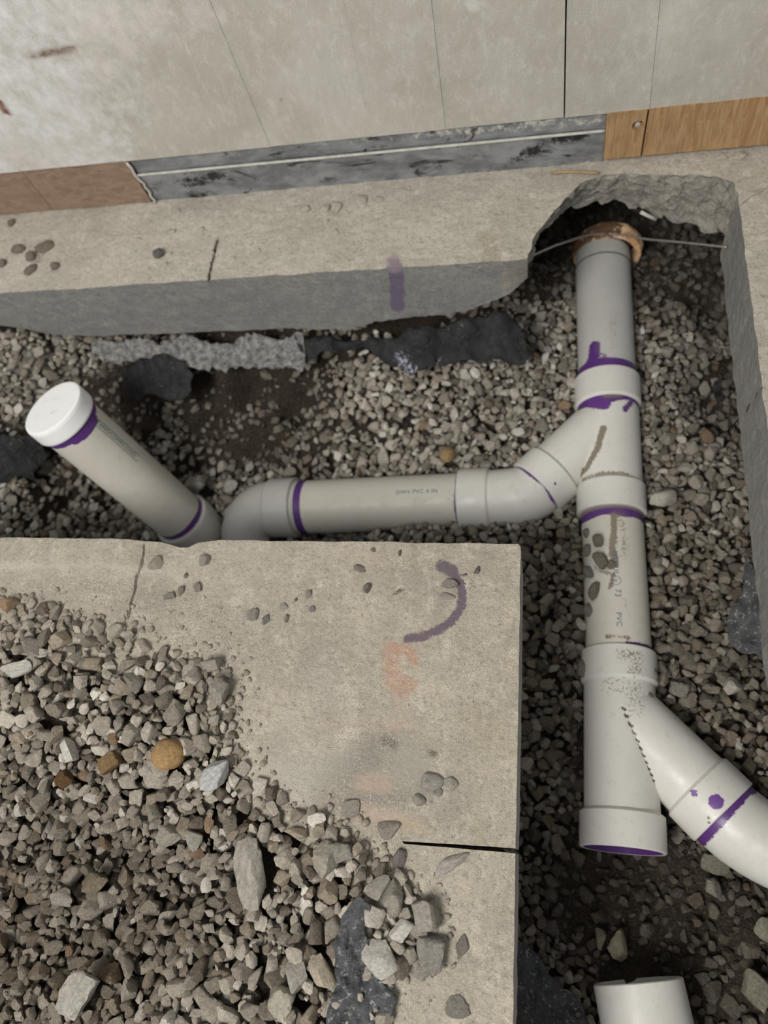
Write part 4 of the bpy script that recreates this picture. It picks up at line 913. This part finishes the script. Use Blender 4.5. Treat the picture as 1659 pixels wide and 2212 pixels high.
# clods on the far slab
FS = [(38, 538, .016, .012, .008, 'round brown clod at far left of the slab strip'), (66, 553, .010, .011, .008, 'dark brown clod with a hollow, middle of the cluster'), (95, 533, .020, .016, .004, 'largest flat brown clod of the cluster on the far slab'), (65, 582, .016, .009, .006, 'brown clod at the bottom of the cluster'), (118, 574, .010, .009, .007, 'small brown clod right of the cluster'), (3, 568, .010, .010, .007, 'brown clod cut by the left image edge'), (342, 548, .011, .012, .010, 'single dark round stone left of the slab crack'), (24, 480, .012, .009, .004, 'brown clod against the wall board at far left')]
for i, (x, y, a, b, c, lb) in enumerate(FS):
    big_stone('clod' if i != 6 else 'stone', x, y, 0, a, b, c, 15 * i, (.20, .165, .135) if i != 6 else (.13, .125, .12), lb, 'clod' if i != 6 else 'stone', seed=90 + i, roundness=.4, group='brown clods on the far slab' if i != 6 else None)
PC = [(370, 501, .009), (435, 496, .008), (293, 545, .006), (370, 548, .006), (358, 570, .006), (505, 556, .005), (522, 573, .006), (323, 600, .005), (386, 457, .008), (300, 517, .008), (655, 452, .012), (700, 450, .012), (725, 447, .014), (780, 432, .017), (820, 430, .010), (705, 478, .007), (725, 500, .008), (1270, 350, .007), (560, 540, .005), (1560, 340, .010), (1600, 336, .012), (1460, 352, .007)]
CL = ['pale crumb left of the slab crack, upper one of two', 'pale crumb nearest left of the top of the slab crack', 'small pale crumb upper left of the single dark stone', 'pale crumb just right of the single dark stone', 'pale crumb just below the single dark stone', 'tiny pale crumb right of the middle of the crack', 'tiny pale crumb right of the crack, lower one', 'tiny pale crumb at the slab edge left of the crack', 'white crumb touching the torn end of the left board', 'pale crumb between the dark stone and the left board',
      'leftmost pale crumb of the row along the dark track', 'second pale crumb of the row along the dark track', 'third pale crumb of the row along the dark track', 'largest pale rubble piece against the dark track', 'pale crumb right of the largest rubble piece at the track', 'small pale crumb below the row at the track', 'lowest pale crumb in front of the dark track', 'small pale crumb at the end of the straw splinter', 'lone pale crumb on the slab right of the crack', 'pale crumb under the golden board, left of the large one', 'largest pale crumb under the golden board', 'small pale crumb below the left part of the golden board']
for i, (x, y, s) in enumerate(PC):
    big_stone('concrete_chip', x, y, -.001, s, s * .8, s * .5, 37 * i, (.52, .49, .42), CL[i], 'stone chip', seed=120 + i, group='pale crumbs on the far slab')

# ---------------- trench gravel
def maskT(X, Y):
    m = (X > -1.45) & (X < .42) & (Y < 1.45) & (Y > -.62)
    m &= ~((X < -.06) & (Y < .38));  m &= ~((X < -.22) & (Y > .99)); return m
specT = []
def TS(*a, **k):
    o, b = big_stone(*a, **k); specT.append(b); return o
TS('stone', 1432, 1076, -.345, .026, .018, .016, 35, (.44, .42, .37), 'largest pale stone right of the main pipe in the trench', seed=61)
TS('stone', 1480, 1010, -.345, .014, .010, .009, 5, (.40, .38, .33), 'pale angular stone above the largest one right of the pipe', seed=62)
TS('stone', 1335, 2045, -.405, .017, .027, .016, -15, (.27, .24, .18), 'tan pointed stone in dark soil above the open coupling', seed=63)
TS('stone', 1296, 2030, -.410, .010, .017, .012, 0, (.24, .215, .165), 'smaller tan stone touching the pointed one above the coupling', seed=64)
TS('stone', 1543, 1868, -.40, .022, .016, .015, -15, (.20, .19, .15), 'greenish grey stone under the branch elbow', seed=65)
TS('stone', 1538, 1916, -.40, .014, .018, .014, 10, (.22, .205, .175), 'grey stone below the greenish one under the elbow', seed=66)
TS('stone', 1631, 2138, -.385, .024, .030, .016, 15, (.19, .18, .14), 'large round grey stone at the bottom right corner', seed=67)
TS('stone', 1652, 2012, -.385, .016, .020, .014, 0, (.26, .25, .20), 'pale stone cut by the right image edge', seed=68)
TS('stone', 966, 982, -.335, .016, .018, .014, 0, (.30, .21, .10), 'ochre round pebble above the side pipe', seed=69, roundness=.6)
TS('stone', 1122, 933, -.325, .015, .011, .011, 0, (.55, .53, .48), 'white rounded stone left of the upper wye', seed=70, roundness=.4)
TS('stone', 425, 1045, -.40, .030, .022, .018, -15, (.33, .32, .29), 'large grey stone between riser and side elbow', seed=71)
TS('stone', 497, 1048, -.40, .020, .018, .016, 10, (.40, .39, .36), 'pale stone just behind the side elbow', seed=72)
TS('stone', 1470, 1490, -.35, .020, .018, .015, 10, (.19, .18, .155), 'dark grey round stone right of the lower wye', seed=73)
TS('stone', 1460, 1485, -.37, .010, .01, .01, 10, (.19, .18, .155), 'dark grey pebble hidden by the round stone near the lower wye', seed=83)
TS('stone', 1582, 1484, -.335, .016, .018, .012, -20, (.40, .38, .34), 'whitish stone near the right slab beside the black plastic', seed=74)
for i, (x, y, z, a, b, yw, lb) in enumerate([(1290, 1166, -.306, .010, .013, 0, 'upper small brown stone resting on the middle pipe'), (1299, 1210, -.308, .013, .017, 20, 'middle brown stone leaning on the middle pipe'), (1324, 1222, -.315, .011, .010, 0, 'dark brown pebble lying furthest onto the middle pipe'), (1284, 1274, -.322, .010, .020, -25, 'pointed brown stone at the left flank of the middle pipe'), (1272, 1188, -.335, .014, .012, 10, 'flat grey stone wedged left of the upper brown stones on the pipe'), (1276, 1238, -.332, .015, .013, -15, 'grey stone wedged between the gravel and the middle brown stone'), (1270, 1152, -.338, .012, .011, 5, 'grey stone wedged under the purple band at the left of the pipe'), (1272, 1318, -.338, .013, .014, 20, 'grey stone wedged against the pipe below the pointed one'), (1258, 1445, -.345, .009, .018, 5, 'grey upright stone against the left of the lower wye hub'), (1410, 1452, -.34, .009, .018, 5, 'grey upright stone against the right of the lower wye hub'), (1400, 1508, -.33, .015, .012, -25, 'grey stone leaning on the lower wye below its hub')]):
    big_stone('stone', x, y, z, a, b, .010, yw, (.19, .165, .135) if i < 4 else (.20, .185, .165), lb, seed=150 + i, roundness=.3)
Gd = lambda X, Y: dirt_shade(X, Y)
def baseT(X, Y): return tgt(X, Y) - .024 * (1 - dirt_shade(X, Y)) - .001
gT = .0045
xsT = np.arange(-1.45, .42, gT); ysT = np.arange(-.60, 1.45, gT); XT, YT = np.meshgrid(xsT, ysT)
densT = 1 - .80 * dirt_shade(XT, YT)
st1 = pack((-1.45, .42, -.60, 1.45), lambda X, Y: tgt(X, Y) + .006 * dirt_shade(X, Y), maskT, densT, baseT, None, [(28000, (.0085, .0165)), (22000, (.006, .011)), (16000, (.0035, .007))], 9, True, blockers=specT)
riverR = at(1420, 1300, -.36)
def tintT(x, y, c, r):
    k = float(dirt_shade(np.array(x), np.array(y))); c = c * (1 - .62 * k) + np.array((.025, .017, .011)) * k
    if y > 1.12: c = c * .55  # cavity under the wall: its shade is put into the stone colour
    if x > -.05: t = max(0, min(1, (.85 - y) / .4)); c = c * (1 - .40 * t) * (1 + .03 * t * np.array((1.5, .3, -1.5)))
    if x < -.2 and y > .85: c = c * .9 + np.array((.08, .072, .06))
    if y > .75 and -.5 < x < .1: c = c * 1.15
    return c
PG = [tuple(at(x, y, -.35)[:2]) for x, y in ((0, 720), (1140, 640), (1200, 520), (1550, 520), (1600, 900), (1659, 1450), (1700, 2230), (1125, 2230), (1125, 1175), (600, 1165), (0, 1165))]
def visT(x, y, z, px, py):
    if not (0 < px < 1659 and 480 < py < 2212): return False
    if px < 1120 and py > 1160: return False
    if px > 1560 + max(0, (py - 500)) * .1: return False
    if y > .93 and x < -.05: return False
    return z > float(tgt(np.array(x), np.array(y))) - .012
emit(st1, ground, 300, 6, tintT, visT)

# ---------------- plastic sheets, fluff
def sheet(name, outline, mat, label, cat, amp=.010, thick=.0012, grid=.006, cr=30, parent=None, strokes=()):
    """crumpled sheet: outline of (px,py,z) points"""
    O = [at(*p) for p in outline]; lp = resample(O, .006, True)
    lp = [p + Vector((fnoise(p, 60, .005), fnoise(p, 60, .005, 4), 0)) for p in lp]
    pts = grid_pts([tuple(p) for p in lp], grid); V2, T, _ = cdt_fill([[(p.x, p.y) for p in lp]], list(map(tuple, pts)))
    A = np.array([tuple(p) for p in O]); d2 = ((V2[:, None, :] - A[None, :, :2]) ** 2).sum(-1); w = 1 / (d2 + 2e-4) ** 1.5; Z = (w * A[:, 2]).sum(1) / w.sum(1)
    top = []
    for (x, y), z in zip(V2, Z):
        q = Vector((x * cr, y * cr, 3)); top.append((x, y, z + amp * (1 - 2 * abs(mn.noise(q))) + amp * .45 * mn.noise(q * 3.1) + amp * .2 * mn.noise(q * 8)))
    n = len(top); V = top + [(x, y, z - thick) for x, y, z in top]; Fc = [tuple(t) for t in T.tolist()] + [(t[0] + n, t[2] + n, t[1] + n) for t in T.tolist()]
    ec = {}
    for t in T.tolist():
        for a, b in ((t[0], t[1]), (t[1], t[2]), (t[2], t[0])): ec[(a, b)] = 1
    Fc += [(b, a, a + n, b + n) for (a, b) in ec if (b, a) not in ec]
    me = mesh(name, V, Fc, True); paint(me, list(strokes)); o = link(name, me, (mat,)); tag(o, label, cat); return o
sheet('plastic_sheet', [(775, 1930, .020), (800, 1955, .018), (790, 2010, .015), (815, 2100, .008), (860, 2150, .004), (835, 2230, .004), (700, 2230, .020), (728, 2120, .020), (725, 2040, .022), (745, 1975, .022)], m_poly2, 'crumpled dark grey plastic strip poking from the gravel heap', 'plastic sheet', .009, cr=55, grid=.0045)
sheet('plastic_sheet', [(1095, 2020, -.28), (1135, 2035, -.33), (1160, 2060, -.35), (1200, 2120, -.37), (1255, 2160, -.375), (1270, 2240, -.36), (1090, 2260, -.25)], m_poly2, 'frayed blue-grey plastic sheet under the near slab at bottom right', 'plastic sheet', .010, cr=28)
sheet('plastic_sheet', [(1610, 1200, -.30), (1645, 1250, -.28), (1670, 1300, -.28), (1672, 1430, -.30), (1640, 1420, -.325), (1590, 1405, -.33), (1572, 1375, -.33), (1570, 1345, -.33), (1600, 1290, -.32)], m_poly2, 'dark plastic sheet scrap beside the right-hand slab', 'plastic sheet', .004, cr=20)
sheet('plastic_sheet', [(1535, 850, -.34), (1560, 800, -.28), (1590, 820, -.20), (1600, 900, -.20), (1580, 930, -.30), (1545, 900, -.34)], m_poly, 'black plastic scrap under the upper right slab edge', 'plastic sheet', .006, cr=28)
sheet('plastic_sheet', [(-60, 930, -.20), (30, 940, -.20), (90, 935, -.22), (100, 1000, -.28), (75, 1080, -.33), (85, 1150, -.36), (70, 1185, -.36), (-60, 1190, -.22)], m_poly, 'black wrinkled plastic sheet below the capped riser at far left', 'plastic sheet', .014, cr=24, strokes=[([at(5, 1060, -.25), at(20, 1075, -.26)], .002, .006, (.4, .39, .36), .8), ([at(0, 945, -.2), at(40, 945, -.2)], .002, .008, (.25, .25, .24), .7)])
sheet('plastic_sheet', [(265, 795, -.18), (300, 778, -.18), (350, 768, -.18), (395, 780, -.19), (418, 810, -.21), (412, 862, -.255), (385, 872, -.26), (300, 868, -.255), (262, 850, -.24)], m_poly, 'black plastic flap hanging left of the dark soil pit', 'plastic sheet', .010, cr=24)
sheet('plastic_sheet', [(640, 728, -.175), (700, 726, -.18), (800, 726, -.18), (905, 706, -.17), (1000, 690, -.17), (1085, 668, -.17), (1115, 700, -.22), (1148, 768, -.245), (1130, 792, -.25), (1040, 785, -.24), (960, 790, -.24), (890, 812, -.24), (830, 785, -.22), (790, 758, -.21), (745, 764, -.21), (660, 786, -.215)], m_poly, 'long black plastic membrane hanging under the far slab', 'plastic sheet', .009, cr=24,
      strokes=[([at(862, 760, -.22), at(870, 785, -.22), at(890, 800, -.23)], .008, .014, (.42, .40, .50), .55), ([at(945, 785, -.24)], .008, .014, (.36, .36, .38), .5), ([at(960, 705, -.17), at(1000, 702, -.17)], .003, .008, (.4, .39, .36), .4)])
fl = sheet('white_fluff', [(200, 738, -.160), (300, 732, -.165), (400, 728, -.165), (550, 724, -.168), (655, 722, -.172), (662, 770, -.20), (655, 806, -.215), (600, 798, -.215), (560, 800, -.215), (480, 800, -.215), (430, 804, -.22), (380, 790, -.20), (330, 780, -.195), (260, 790, -.19), (205, 770, -.175)], m_fluff, 'fluffy white crust hanging under the far slab edge', 'white crust', .012, cr=75, grid=.005, strokes=[([at(500, 780, -.2), at(545, 775, -.2)], .006, .012, (.03, .03, .035), .55), ([at(420, 745, -.18), at(440, 750, -.18)], .004, .01, (.05, .05, .05), .5)])
fl['kind'] = 'stuff'
